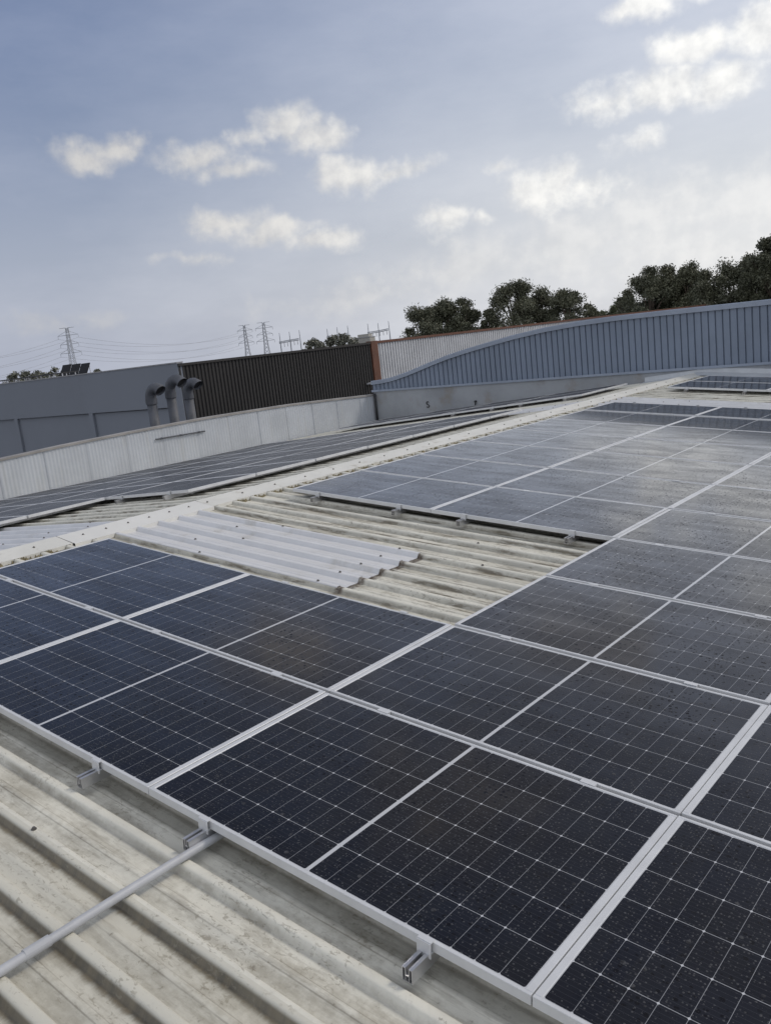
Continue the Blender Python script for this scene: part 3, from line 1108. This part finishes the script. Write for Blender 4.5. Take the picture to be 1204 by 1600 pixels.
def blue_building():
    # cladding
    prof = []
    P = 0.152
    x = -10.12
    while x < 22:
        prof += [(x, 0), (x + .112, 0), (x + .118, .034), (x + .140, .034), (x + .146, 0)]
        x += P
    mb = MB()
    for (xx, dy) in prof:
        mb.v += [(xx, YB + dy, .10), (xx, YB + dy, btop(min(xx, 21.9)) - .03)]
    for i in range(len(prof) - 1):
        mb.f.append((2 * i, 2 * i + 2, 2 * i + 3, 2 * i + 1))
    parent_keep(mb.build('wall_cladding', M['blue']), bb)
    # curved barge capping along the top
    mb = MB()
    xs = [-10.14 + i * .2 for i in range(160)]
    sec = [(-.045, -.10), (-.045, -.005), (-.03, .012), (.16, .012), (.16, -.06)]
    for xx in xs:
        for (dy, dz) in sec:
            mb.v.append((xx, YB + dy, btop(max(-10.12, min(xx, 21.9))) + dz))
    n = len(sec)
    for i in range(len(xs) - 1):
        for k in range(n - 1):
            a = i * n + k
            mb.f.append((a, a + n, a + n + 1, a + 1))
    mb.f.append(tuple(range(n)))
    parent_keep(mb.build('barge_capping', M['bluetrim']), bb)
    # drip flashing at the foot of the cladding
    mb = MB()
    mb.box(-10.14, 22, YB - .062, YB - .031, .058, .112)
    mb.box(-10.14, 22, YB - .030, YB + .02, .058, .100)
    parent_keep(mb.build('base_flashing', M['bluetrim']), bb)
    # concrete upstand down to the roof
    mb = MB()
    mb.box(-10.10, 22, YB - .018, YB + .2, -2.2, .056)
    parent_keep(mb.build('upstand', M['upstand']), bb)
    # apron flashing lying over the end of our roof
    mb = MB()
    for x0, x1, zf in ((V_RIDGE, 14.9, lambda q: -sin(SLOPE) * q - .080), (-1.9, V_RIDGE, lambda q: .034 - .0785 * (V_RIDGE - q) - .105)):
        n = 12
        for i in range(n):
            a = x0 + (x1 - x0) * i / n
            b = x0 + (x1 - x0) * (i + 1) / n
            mb.quad((a, YB - .55, zf(a)), (b, YB - .55, zf(b)), (b, YB - .03, zf(b) + .025), (a, YB - .03, zf(a) + .025))
            mb.quad((a, YB - .03, zf(a) + .025), (b, YB - .03, zf(b) + .025), (b, YB - .022, zf(b) + .12), (a, YB - .022, zf(a) + .12))
    parent_keep(mb.build('apron_flashing', simple_mat('pale_flashing', (0.52, 0.54, 0.56), 0.45, 0.1, .07, 3)), bb)
    # roof behind the barge and the other walls
    mb = MB()
    n = 40
    for i in range(n + 1):
        xx = -10.1 + 32 * i / n
        mb.v += [(xx, YB + .16, btop(min(xx, 21.9)) - .06), (xx, YB + 16, btop(min(xx, 21.9)) - .06)]
    for i in range(n):
        mb.f.append((2 * i, 2 * i + 2, 2 * i + 3, 2 * i + 1))
    parent_keep(mb.build('roof', M['greyroof']), bb)
    mb = MB()
    mb.box(-10.08, 21.9, YB + .22, YB + 16, GROUND_Z, .29)
    parent_keep(mb.build('wall', M['upstand']), bb)


blue_building()

# black downpipe in the corner between parapet and upstand
dp = MB()
dp.tube([(X_PAR + .075, YB - .075, .02), (X_PAR + .075, YB - .075, -1.0)], .032, 12)
dpo = dp.build('downpipe', M['dark'], smooth=True)
tag(dpo, 'thin black downpipe in the corner where white parapet meets concrete upstand', 'downpipe')

# small S-shaped steel hook on the upstand
c0 = at_y(668, 632, YB - .03)
hk = MB()
pts = []
for i in range(25):
    t = i / 24
    if t < .5:
        a = radians(20 + 250 * (t / .5))
        pts.append((c0.x + .040 * cos(a), YB - .032, c0.z + .042 + .040 * sin(a)))
    else:
        a = radians(90 - 250 * ((t - .5) / .5))
        pts.append((c0.x + .040 * cos(a), YB - .032, c0.z - .038 + .040 * sin(a)))
hk.tube(pts, .012, 8)
tag(hk.build('hook', M['dark'], smooth=True), 'small dark S-shaped hook on the pale concrete upstand', 'hook')
c1 = at_y(743, 627, YB - .03)
hk = MB()
hk.tube([(c1.x, YB - .018, c1.z), (c1.x, YB - .075, c1.z)], .028, 10)
hk.tube([(c1.x, YB - .06, c1.z + .03), (c1.x, YB - .06, c1.z - .10)], .018, 8)
tag(hk.build('outlet_spout', M['dark']), 'little dark outlet on the concrete upstand right of the hook', 'outlet')

# thin grey rod clipped on the parapet
ra, rb = at_x(243, 686.5, X_PAR + .03), at_x(320, 673.5, X_PAR + .03)
rod = MB()
rod.tube([ra, rb], .016, 8)
for t in (.12, .5, .88):
    q = ra.lerp(rb, t)
    rod.box(q.x - .03, q.x + .018, q.y - .02, q.y + .02, q.z - .02, q.z + .02)
tag(rod.build('conduit', M['vent']), 'short grey conduit fixed level on the white parapet below the vent pipes', 'conduit')


# ------------------------------------------------------------------ vent pipes behind the parapet
def vent_pipe(px_b, py_b, px_t, py_t, X, turn, label, reach=.35, rad=.128):
    b = at_x(px_b, py_b, X)
    t = at_x(px_t, py_t, X)
    root = empty('vent_pipe', (b.x, b.y, GROUND_Z))
    zt = t.z - GROUND_Z
    mb = MB()
    mb.tube([(0, 0, 0), (0, 0, zt)], rad * .93, 20)
    mb.build('shaft', M['vent'], root, smooth=True)
    mb = MB()
    mb.tube([(0, 0, zt - .16), (0, 0, zt - .02)], rad * 1.07, 20)
    mb.tube([(0, 0, zt - .02), (0, 0, zt + .015)], rad * 1.00, 20)
    mb.build('collar', M['vent'], root)
    # elbow of short welded segments, open at the mouth
    d = Vector((cos(turn), sin(turn), 0))
    mb = MB()
    pts, rr = [], []
    R = reach * .62
    nseg = 7
    A = radians(140)
    for i in range(nseg + 1):
        a = A * i / nseg
        pts.append(Vector((0, 0, zt)) + d * (R * (1 - cos(a))) + Vector((0, 0, R * sin(a))))
        rr.append(rad * (1.02 if i in (0, nseg) else 1.0))
    mb.tube(pts, rr, 20, cap=False)
    e = mb.build('elbow', M['vent'], root)
    e.data.polygons.foreach_set('use_smooth', [False] * len(e.data.polygons))
    # rim, and a dark disc standing in for the shade inside
    tdir = (pts[-1] - pts[-2]).normalized()
    mb = MB()
    mb.tube([pts[-1] - tdir * .04, pts[-1] + tdir * .004], rad * 1.09, 20, cap=False)
    mb.build('mouth_rim', M['vent'], root)
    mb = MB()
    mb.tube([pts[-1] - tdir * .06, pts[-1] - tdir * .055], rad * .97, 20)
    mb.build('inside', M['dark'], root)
    tag(root, label, 'vent pipe', 'gooseneck vent pipes behind the parapet')
    return root


vent_pipe(243.5, 670, 237, 621, -11.3, radians(5), 'grey gooseneck vent pipe, shortest and leftmost behind the white parapet')
vent_pipe(274.5, 667, 268, 611, -11.3, radians(5), 'tallest grey gooseneck vent pipe, between the other two', .43)
vent_pipe(301, 662, 294, 613, -11.9, radians(5), 'grey gooseneck vent pipe on the right, against the brown wall', .38)

# ------------------------------------------------------------------ brown and white clad factory across the yard
XF = -25.0
yc0 = at_x(278, 568, XF).y
yc1 = at_x(578, 535, XF).y
yc2 = at_x(588, 534, XF).y
ZF = at_x(278, 568, XF).z
ZF1 = at_x(582, 534, XF).z
fb = empty('factory_building', (XF - 12, yc1, GROUND_Z))
tag(fb, 'long factory clad half in brown ribs and half in white with rust orange trim', 'building')


def fzt(y):
    return ZF + (ZF1 - ZF) * (y - yc0) / (yc1 - yc0)


def clad_y(y0, y1, name, mat, pitch=.2, depth=.035, wr=.38):
    mb = MB()
    y = y0
    prof = []
    while y < y1:
        prof += [(0, y), (0, y + pitch * (1 - wr - .12)), (-depth, y + pitch * (1 - wr - .06)), (-depth, y + pitch * .94)]
        y += pitch
    prof.append((0, y))
    for (dx, yy) in prof:
        mb.v += [(XF + dx, yy, GROUND_Z), (XF + dx, yy, fzt(yy) - .05)]
    for i in range(len(prof) - 1):
        mb.f.append((2 * i, 2 * i + 2, 2 * i + 3, 2 * i + 1))
    return parent_keep(mb.build(name, mat), fb)


clad_y(yc0, yc1 - .02, 'brown_cladding', M['brown'], .205, .05, .42)
clad_y(yc2 + .02, 95, 'white_cladding', M['wclad'], .235, .075, .34)


def bar_y(y0, y1, x0, x1, dz0, dz1, name, mat):
    mb = MB()
    for yy in (y0, y1):
        mb.v += [(x0, yy, fzt(yy) + dz0), (x1, yy, fzt(yy) + dz0), (x1, yy, fzt(yy) + dz1), (x0, yy, fzt(yy) + dz1)]
    mb.f += [(0, 1, 5, 4), (1, 2, 6, 5), (2, 3, 7, 6), (3, 0, 4, 7), (0, 3, 2, 1), (4, 5, 6, 7)]
    return parent_keep(mb.build(name, mat), fb)


bar_y(yc0 - .02, yc1 - .03, XF - .25, XF + .05, -.11, .0, 'capping', M['brown'])
bar_y(yc2 + .01, 95, XF - .25, XF + .05, -.10, .03, 'capping', M['orange'])['label'] = 'rust orange capping'
mb = MB()
mb.box(XF - .3, XF + .07, yc1, yc2, GROUND_Z, fzt(yc1) + .05)
parent_keep(mb.build('corner_post', M['orange']), fb)
mb = MB()
mb.box(XF - 24, XF - .26, yc0 + .30, 95, GROUND_Z, at_y(0, 600.8, yc0 - .05).z - .36)
parent_keep(mb.build('roof', M['greyroof']), fb)
# small wall lamp near the post
lw = at_x(577, 599, XF + .1)
mb = MB()
mb.box(XF + .01, XF + .12, lw.y - .12, lw.y + .10, lw.z - .05, lw.z + .03)
mb.box(XF + .12, XF + .34, lw.y - .16, lw.y + .14, lw.z - .03, lw.z + .05)
o = mb.build('wall_lamp', simple_mat('pale_lamp_housing', (.55, .56, .58), .5))
tag(o, 'small pale lamp on the brown wall beside the orange post', 'wall lamp')

# ------------------------------------------------------------------ grey tilt-up building on the left
YG = yc0 - .05
gb = empty('warehouse', (-45, YG, GROUND_Z))
tag(gb, 'plain grey concrete warehouse with recessed wall bays left of the brown factory', 'warehouse')
gt = [at_y(0, 600.8, YG), at_y(276.6, 567.2, YG)]
gg = [at_y(0, 656.4, YG), at_y(226.7, 639.5, YG)]


def lin(a, b, x):
    return a.z + (b.z - a.z) * (x - a.x) / (b.x - a.x)


xg0, xg1 = -75.0, XF - .02
pil = [at_y(29, 680, YG).x, at_y(145, 668, YG).x]
sp = abs(pil[1] - pil[0])
mb = MB()


def slab(x0, x1, y0, y1, zb0, zb1, zt0, zt1, mb):
    mb.v += [(x0, y0, zb0), (x1, y0, zb1), (x1, y0, zt1), (x0, y0, zt0), (x0, y1, zb0), (x1, y1, zb1), (x1, y1, zt1), (x0, y1, zt0)]
    b = len(mb.v) - 8
    mb.f += [tuple(b + i for i in q) for q in ((0, 1, 2, 3), (1, 5, 6, 2), (5, 4, 7, 6), (4, 0, 3, 7), (3, 2, 6, 7), (0, 4, 5, 1))]


slab(xg0, xg1, YG, YG + .3, lin(*gg, xg0), lin(*gg, xg1), lin(*gt, xg0), lin(*gt, xg1), mb)
parent_keep(mb.build('upper_wall', M['greywall']), gb)
mb = MB()
mb.box(xg0, xg1, YG + .13, YG + .30, GROUND_Z, lin(*gg, -40) - .003)
parent_keep(mb.build('bay_wall', M['greywall']), gb)
k = -6
for k in range(-3, 4):
    xp = pil[0] + k * sp
    if xp > xg1:
        continue
    mb = MB()
    w = .17
    slab(xp - w, xp + w, YG + .002, YG + .129, GROUND_Z, GROUND_Z, lin(*gg, xp) - .003, lin(*gg, xp) - .003, mb)
    parent_keep(mb.build('pilaster', M['greywall']), gb)
mb = MB()
slab(xg1 - 0.95, xg1, YG + .002, YG + .129, GROUND_Z, GROUND_Z, lin(*gg, xg1) - .003, lin(*gg, xg1) - .003, mb)
parent_keep(mb.build('pilaster', M['greywall']), gb)
mb = MB()
mb.box(xg0, XF - 24.05, YG + .31, YG + 40, GROUND_Z, min(gt[0].z, gt[1].z) - .35)
parent_keep(mb.build('roof', M['greyroof']), gb)
mb = MB()
slab(xg0, xg1, YG - .03, YG + .34, lin(*gt, xg0), lin(*gt, xg1), lin(*gt, xg0) + .05, lin(*gt, xg1) + .05, mb)
parent_keep(mb.build('wall_capping', M['greyroof']), gb)

# tilted dark solar panels on its roof, and the flat ones whose edge shows
Yr = YG + 2.6
for i, (xa, xb) in enumerate(((97.5, 111.5), (112.0, 126.0), (126.5, 140.5))):
    a = at_y(xa, 570.5 - .08 * (xa - 97.5), Yr + .5)
    b = at_y(xb, 570.5 - .08 * (xb - 97.5), Yr + .5)
    ww = b.x - a.x
    zb = gt[0].z - .35
    o = empty('roof_panel', ((a.x + b.x) / 2, Yr, zb))
    tag(o, '%s dark tilted panel of the trio standing on the grey warehouse roof' % ('leftmost', 'middle', 'rightmost')[i], 'solar panel', 'tilted panels on the grey warehouse')
    ht = a.z - zb
    mb = MB()
    mb.v += [(-ww / 2 + .03, 0, .05), (ww / 2 - .03, 0, .05), (ww / 2 - .03, .5, ht), (-ww / 2 + .03, .5, ht),
             (-ww / 2 + .03, .04, .03), (ww / 2 - .03, .04, .03), (ww / 2 - .03, .54, ht - .02), (-ww / 2 + .03, .54, ht - .02)]
    mb.f += [(0, 1, 2, 3), (7, 6, 5, 4), (0, 4, 5, 1), (1, 5, 6, 2), (2, 6, 7, 3), (3, 7, 4, 0)]
    mb.build('pane', simple_mat('dark_panel_face', (.006, .006, .008), .75), o)
    mb = MB()
    for sx in (-1, 1):
        mb.tube([(sx * (ww / 2 - .1), .5, 0), (sx * (ww / 2 - .1), .5, ht - .05)], .025, 6)
        mb.tube([(sx * (ww / 2 - .1), .02, 0), (sx * (ww / 2 - .1), .52, ht - .04)], .02, 6)
    mb.build('stand', M['alu_rail'], o)
pa, pb = at_y(-60, 602, YG + 1.0), at_y(97, 581.5, YG + 1.0)
n = 9
for i in range(n):
    xa = pa.x + (pb.x - pa.x) * i / n
    xb = pa.x + (pb.x - pa.x) * (i + 1) / n - .03
    za = pa.z + (pb.z - pa.z) * i / n
    zr = gt[0].z - .35
    o = empty('roof_panel', ((xa + xb) / 2, YG + 1.0, zr))
    mb = MB()
    w = (xb - xa) / 2
    mb.box(-w, w, 0, 1.0, za - zr - .05, za - zr)
    mb.build('pane', M['dark'], o)
    mb = MB()
    for sx in (-.7, .7):
        mb.box(sx * w - .02, sx * w + .02, .1, .14, 0, za - zr - .051)
        mb.box(sx * w - .02, sx * w + .02, .86, .90, 0, za - zr - .051)
    mb.build('stand', M['alu_rail'], o)
    tag(o, 'flat dark solar panel in the low row along the grey warehouse roof edge', 'solar panel', 'low row of dark panels on the grey warehouse roof')


# ------------------------------------------------------------------ trees
def tree(name, base, height, width, label, leaf, seed, n_cl=34, leaves=150, ls=.26, low=.30, cat='tree', group=None, shape=1.0):
    rnd = random.Random(seed)
    root = empty(name, base)
    tk = MB()
    H = height
    top = Vector((rnd.uniform(-.06, .06) * width, rnd.uniform(-.06, .06) * width, H * .78))
    tk.tube([(0, 0, -.2), (top.x * .3, top.y * .3, H * .3), (top.x * .7, top.y * .7, H * .55), top], [H * .022, H * .017, H * .012, H * .004], 7)
    cl = []
    for i in range(n_cl):
        t = rnd.random() ** .8
        zz = H * (low + (1 - low) * t)
        env = (sin(pi * min(1, (t * .86 + .12))) ** .6) * width * .5 * shape
        a = rnd.uniform(0, 2 * pi)
        rr = env * sqrt(rnd.uniform(.1, 1.0))
        c = Vector((cos(a) * rr, sin(a) * rr, zz + rnd.uniform(-.03, .03) * H))
        s = rnd.uniform(.13, .27) * width * (1.05 - .40 * t)
        cl.append((c, s))
        if i % 2 == 0:
            st = Vector((top.x * .6, top.y * .6, min(zz * .72, H * .6)))
            mid = st.lerp(c, .55) + Vector((0, 0, .03 * H))
            tk.tube([st, mid, c], [H * .008, H * .0055, H * .002], 5)
    tk.build('trunk', M['trunk'], root, smooth=True)
    cr = MB()
    for (c, s) in cl:
        for j in range(leaves):
            d = Vector((rnd.gauss(0, 1), rnd.gauss(0, 1), rnd.gauss(0, 1)))
            d.normalize()
            d *= s * (rnd.random() ** .5) * rnd.uniform(.65, 1.35)
            d.z *= .75
            p = c + d
            u = Vector((rnd.gauss(0, 1), rnd.gauss(0, 1), rnd.gauss(0, 1))).normalized()
            w = u.cross(Vector((rnd.gauss(0, 1), rnd.gauss(0, 1), rnd.gauss(0, 1)))).normalized()
            k = ls * rnd.uniform(.6, 1.3)
            cr.quad(p - u * k - w * k * .12, p + w * k * -.42, p + u * k, p + w * k * .42)
    cr.build('crown', leaf, root)
    tag(root, label, cat, group)
    return root


def tree_px(name, px, top_py, w_px, dist, label, leaf, seed, **kw):
    top = at(px, top_py, dist)
    width = w_px / F_PX * dist * 1.05
    base = (top.x, top.y, GROUND_Z)
    return tree(name, base, top.z - GROUND_Z, width, label, leaf, seed, **kw)


GT = 'trees beyond the white and blue walls'
TR = [  # px, top y, width px, dist, leaf, label
    (652, 476, 74, 96, 0, 'dark green tree at the left end of the tree line beside open sky'),
    (690, 474, 70, 99, 0, 'dark bushy tree with a broken top, second from the left of the tree line'),
    (722, 473, 62, 97, 0, 'dark tree with a thin pointed top over the white wall'),
    (764, 483, 34, 96, 0, 'small dark tree tucked left of the tall rounded tree'),
    (800, 447, 86, 97, 0, 'tall dark tree with a high rounded top over the white wall'),
    (846, 454, 70, 99, 0, 'dark tree in the middle of the second clump'),
    (882, 455, 60, 97, 0, 'dark tree closing the second clump on its right, leaning out'),
    (921, 481, 36, 110, 1, 'low olive bush peeping over the wall between the clumps'),
    (954, 464, 44, 112, 2, 'pale green tree in the dip before the big dark clump'),
    (978, 461, 40, 105, 1, 'small olive tree next to the pale green one'),
    (1012, 427, 62, 97, 0, 'dark tree at the left shoulder of the big clump'),
    (1042, 424, 54, 100, 1, 'olive dark tree in the big clump with sparse top twigs'),
    (1072, 420, 52, 97, 1, 'tree with two open twiggy tops in the big clump'),
    (1106, 424, 56, 95, 0, 'broad dark tree behind the blue wall, mid of the big clump'),
    (1142, 416, 58, 97, 0, 'dark tree with sky gaps in its crown near the right edge'),
    (1176, 408, 54, 95, 0, 'dark tree just left of the tallest one'),
    (1206, 374, 60, 93, 0, 'tallest dark tree at the right edge of the picture'),
    (1240, 380, 70, 94, 0, 'tree just outside the picture beyond the tallest one'),
]
for i, (px, py, w, dist, lf, lab) in enumerate(TR[:-1]):
    tree_px('tree', px, py, w * (1.10 if px < 990 else 1.32), dist, lab, LEAF[lf], 40 + i, group=GT, low=.30,
            n_cl=54 if w > 50 else 36, leaves=460, ls=.135)
# far clumps
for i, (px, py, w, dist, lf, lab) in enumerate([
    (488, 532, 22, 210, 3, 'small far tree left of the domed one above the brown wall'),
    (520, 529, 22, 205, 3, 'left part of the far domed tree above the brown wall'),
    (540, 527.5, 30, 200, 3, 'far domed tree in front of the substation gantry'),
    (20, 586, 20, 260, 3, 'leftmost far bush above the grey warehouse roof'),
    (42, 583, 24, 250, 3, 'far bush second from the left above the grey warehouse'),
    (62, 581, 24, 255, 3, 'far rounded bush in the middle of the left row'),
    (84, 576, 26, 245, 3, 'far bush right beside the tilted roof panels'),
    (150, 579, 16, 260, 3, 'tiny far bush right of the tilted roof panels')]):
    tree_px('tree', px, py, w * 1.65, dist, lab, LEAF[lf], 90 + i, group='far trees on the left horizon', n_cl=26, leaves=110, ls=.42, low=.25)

# ------------------------------------------------------------------ pylons, wires, substation
def pylon(px, py_top, dist, label, seed, Hscale=1.0):
    top = at(px, py_top, dist)
    H = top.z - GROUND_Z
    root = empty('pylon', (top.x, top.y, GROUND_Z))
    root.rotation_euler = (0, 0, radians(38))
    mb = MB()
    r = .105 * dist / 400

    def half(z):
        t = z / H
        if t < .55:
            return 2.7 - (2.7 - 1.0) * t / .55
        return 1.0 - .55 * (t - .55) / .45
    zs = [0, .16, .30, .42, .50, .57, .64, .71, .78, .85, .92, 1.0]
    zs = [z * H for z in zs]
    cor = [(-1, -1), (1, -1), (1, 1), (-1, 1)]
    for (sx, sy) in cor:
        mb.tube([(sx * half(z), sy * half(z), z) for z in zs], r, 4)
    for a, b in zip(zs, zs[1:]):
        for i in range(4):
            p, q = cor[i], cor[(i + 1) % 4]
            mb.tube([(p[0] * half(a), p[1] * half(a), a), (q[0] * half(b), q[1] * half(b), b)], r * .55, 3)
            mb.tube([(q[0] * half(a), q[1] * half(a), a), (p[0] * half(b), p[1] * half(b), b)], r * .55, 3)
    mb.build('tower', M['steel'], root)
    arms = [(.66, 4.6), (.78, 4.0), (.90, 4.4), (1.0, 3.3)]
    for (t, ln) in arms:
        am = MB()
        z = t * H
        for sx in (-1, 1):
            h = half(z)
            for sy in (-1, 1):
                am.tube([(sx * h, sy * h, z), (sx * ln, 0, z)], r * .75, 4)
            if t < 1:
                am.tube([(sx * h, 0, z + .055 * H), (sx * ln, 0, z)], r * .6, 4)
                am.tube([(sx * ln, 0, z), (sx * ln, 0, z - 1.3)], r * .7, 4)
        am.build('crossarm', M['steel'], root)
    tag(root, label, 'pylon', 'lattice pylons on the horizon')
    return root, H, arms


py1, H1, arms1 = pylon(104, 512, 400, 'lattice pylon standing alone on the left behind the tilted roof panels', 1)
py2, H2, arms2 = pylon(381, 508, 520, 'shorter lattice pylon of the pair above the brown wall', 2)
py3, H3, arms3 = pylon(411, 503.5, 450, 'taller lattice pylon right of its twin above the brown wall', 3)


def wire(a, b, sag, label):
    mb = MB()
    pts = []
    for i in range(21):
        t = i / 20
        p = a.lerp(b, t)
        p.z -= sag * 4 * t * (1 - t)
        pts.append(p)
    mb.tube(pts, .045, 4)
    o = mb.build('power_line', M['steel'])
    tag(o, label, 'power line', 'power lines between the pylons')


names = ('lowest', 'middle', 'upper')
Rz = Matrix.Rotation(radians(38), 3, 'Z')
for k in range(3):
    for sx in (-1, 1):
        (t1, l1), (t2, l2) = arms1[k], arms2[k]
        a = Vector(py1.location) + Rz @ Vector((sx * l1, 0, t1 * H1 - 1.3))
        b = Vector(py2.location) + Rz @ Vector((sx * l2, 0, t2 * H2 - 1.3))
        wire(a, b, 5.0, '%s power line between the lone pylon and the pair, %s circuit' % (names[k], 'nearer' if sx > 0 else 'farther'))
        away = at(-260, 610 - 30 * k, 330)
        wire(a, Vector((away.x + sx * 4, away.y, a.z - 6)), 4.0, '%s power line running left from the lone pylon, %s circuit' % (names[k], 'nearer' if sx > 0 else 'farther'))


def gantry(pxs, tops, beam_y, dist, label):
    P = [at(px, ty, dist) for px, ty in zip(pxs, tops)]
    root = empty('substation_gantry', (P[1].x, P[1].y, GROUND_Z))
    mbp = MB()
    o = Vector((P[1].x, P[1].y, GROUND_Z))
    for p in P:
        q = p - o
        mbp = MB()
        mbp.tube([(q.x, q.y, 0), (q.x, q.y, q.z * .68), (q.x, q.y, q.z)], [.30, .22, .10], 5)
        mbp.build('post', M['steel'], root)
    B = [at(px, by, dist) - o for px, by in zip(pxs, beam_y)]
    mb = MB()
    for dz in (0, .55):
        mb.tube([B[0] + Vector((0, 0, dz)), B[1] + Vector((0, 0, dz)), B[2] + Vector((0, 0, dz))], .13, 4)
    for i in range(16):
        t = i / 16
        a = B[0].lerp(B[2], t)
        b = B[0].lerp(B[2], t + 1 / 16)
        mb.tube([a, b + Vector((0, 0, .55))], .08, 3)
    mb.build('beam', M['steel'], root)
    for i in range(6):
        mb = MB()
        a = B[0].lerp(B[2], (i + .5) / 6)
        mb.tube([a, a + Vector((0, 0, -1.6))], .12, 4)
        mb.build('insulator', M['ins'], root)
    tag(root, label, 'gantry', 'substation gantries on the horizon')


gantry((436, 451.5, 467), (520, 518, 515.5), (536.5, 533.5, 531), 330, 'leftmost three-posted steel gantry right of the pylons')
gantry((510.5, 526, 542.5), (513.5, 511, 508.5), (527.5, 525.5, 522.5), 330, 'three-posted steel gantry behind the far domed tree')
gantry((574, 590, 606.5), (505.5, 504.5, 501.5), (521.5, 519, 515.5), 330, 'three-posted steel gantry beside the pale far building, next to the tree line')

# pale far building
fa, fbp = at(557, 529, 280), at(581, 521, 280)
mb = MB()
o = empty('far_building', ((fa.x + fbp.x) / 2, (fa.y + fbp.y) / 2, GROUND_Z))
zz = fa.z - GROUND_Z
mb.box(-2.6, 2.6, -3, 3, 0, zz)
mb.box(-1.6, 2.0, -2, 2, zz, zz + 1.1)
mb.build('block', M['pale'], o)
mb = MB()
mb.box(-2.75, 2.75, -3.15, 3.15, zz - .003 + .005, zz + .22)
mb.build('roof', M['greyroof'], o)
o.rotation_euler = (0, 0, radians(25))
tag(o, 'small pale block building far off behind the brown wall top', 'building')
# thin mast in the trees
a = at(922, 470, 160)
mb = MB()
mb.tube([(a.x, a.y, GROUND_Z), (a.x, a.y, a.z)], [.12, .06], 5)
mb.box(a.x - .7, a.x + .7, a.y - .05, a.y + .05, a.z - .8, a.z - .65)
tag(mb.build('utility_pole', M['trunk']), 'thin utility pole poking up between the tree clumps', 'utility pole')
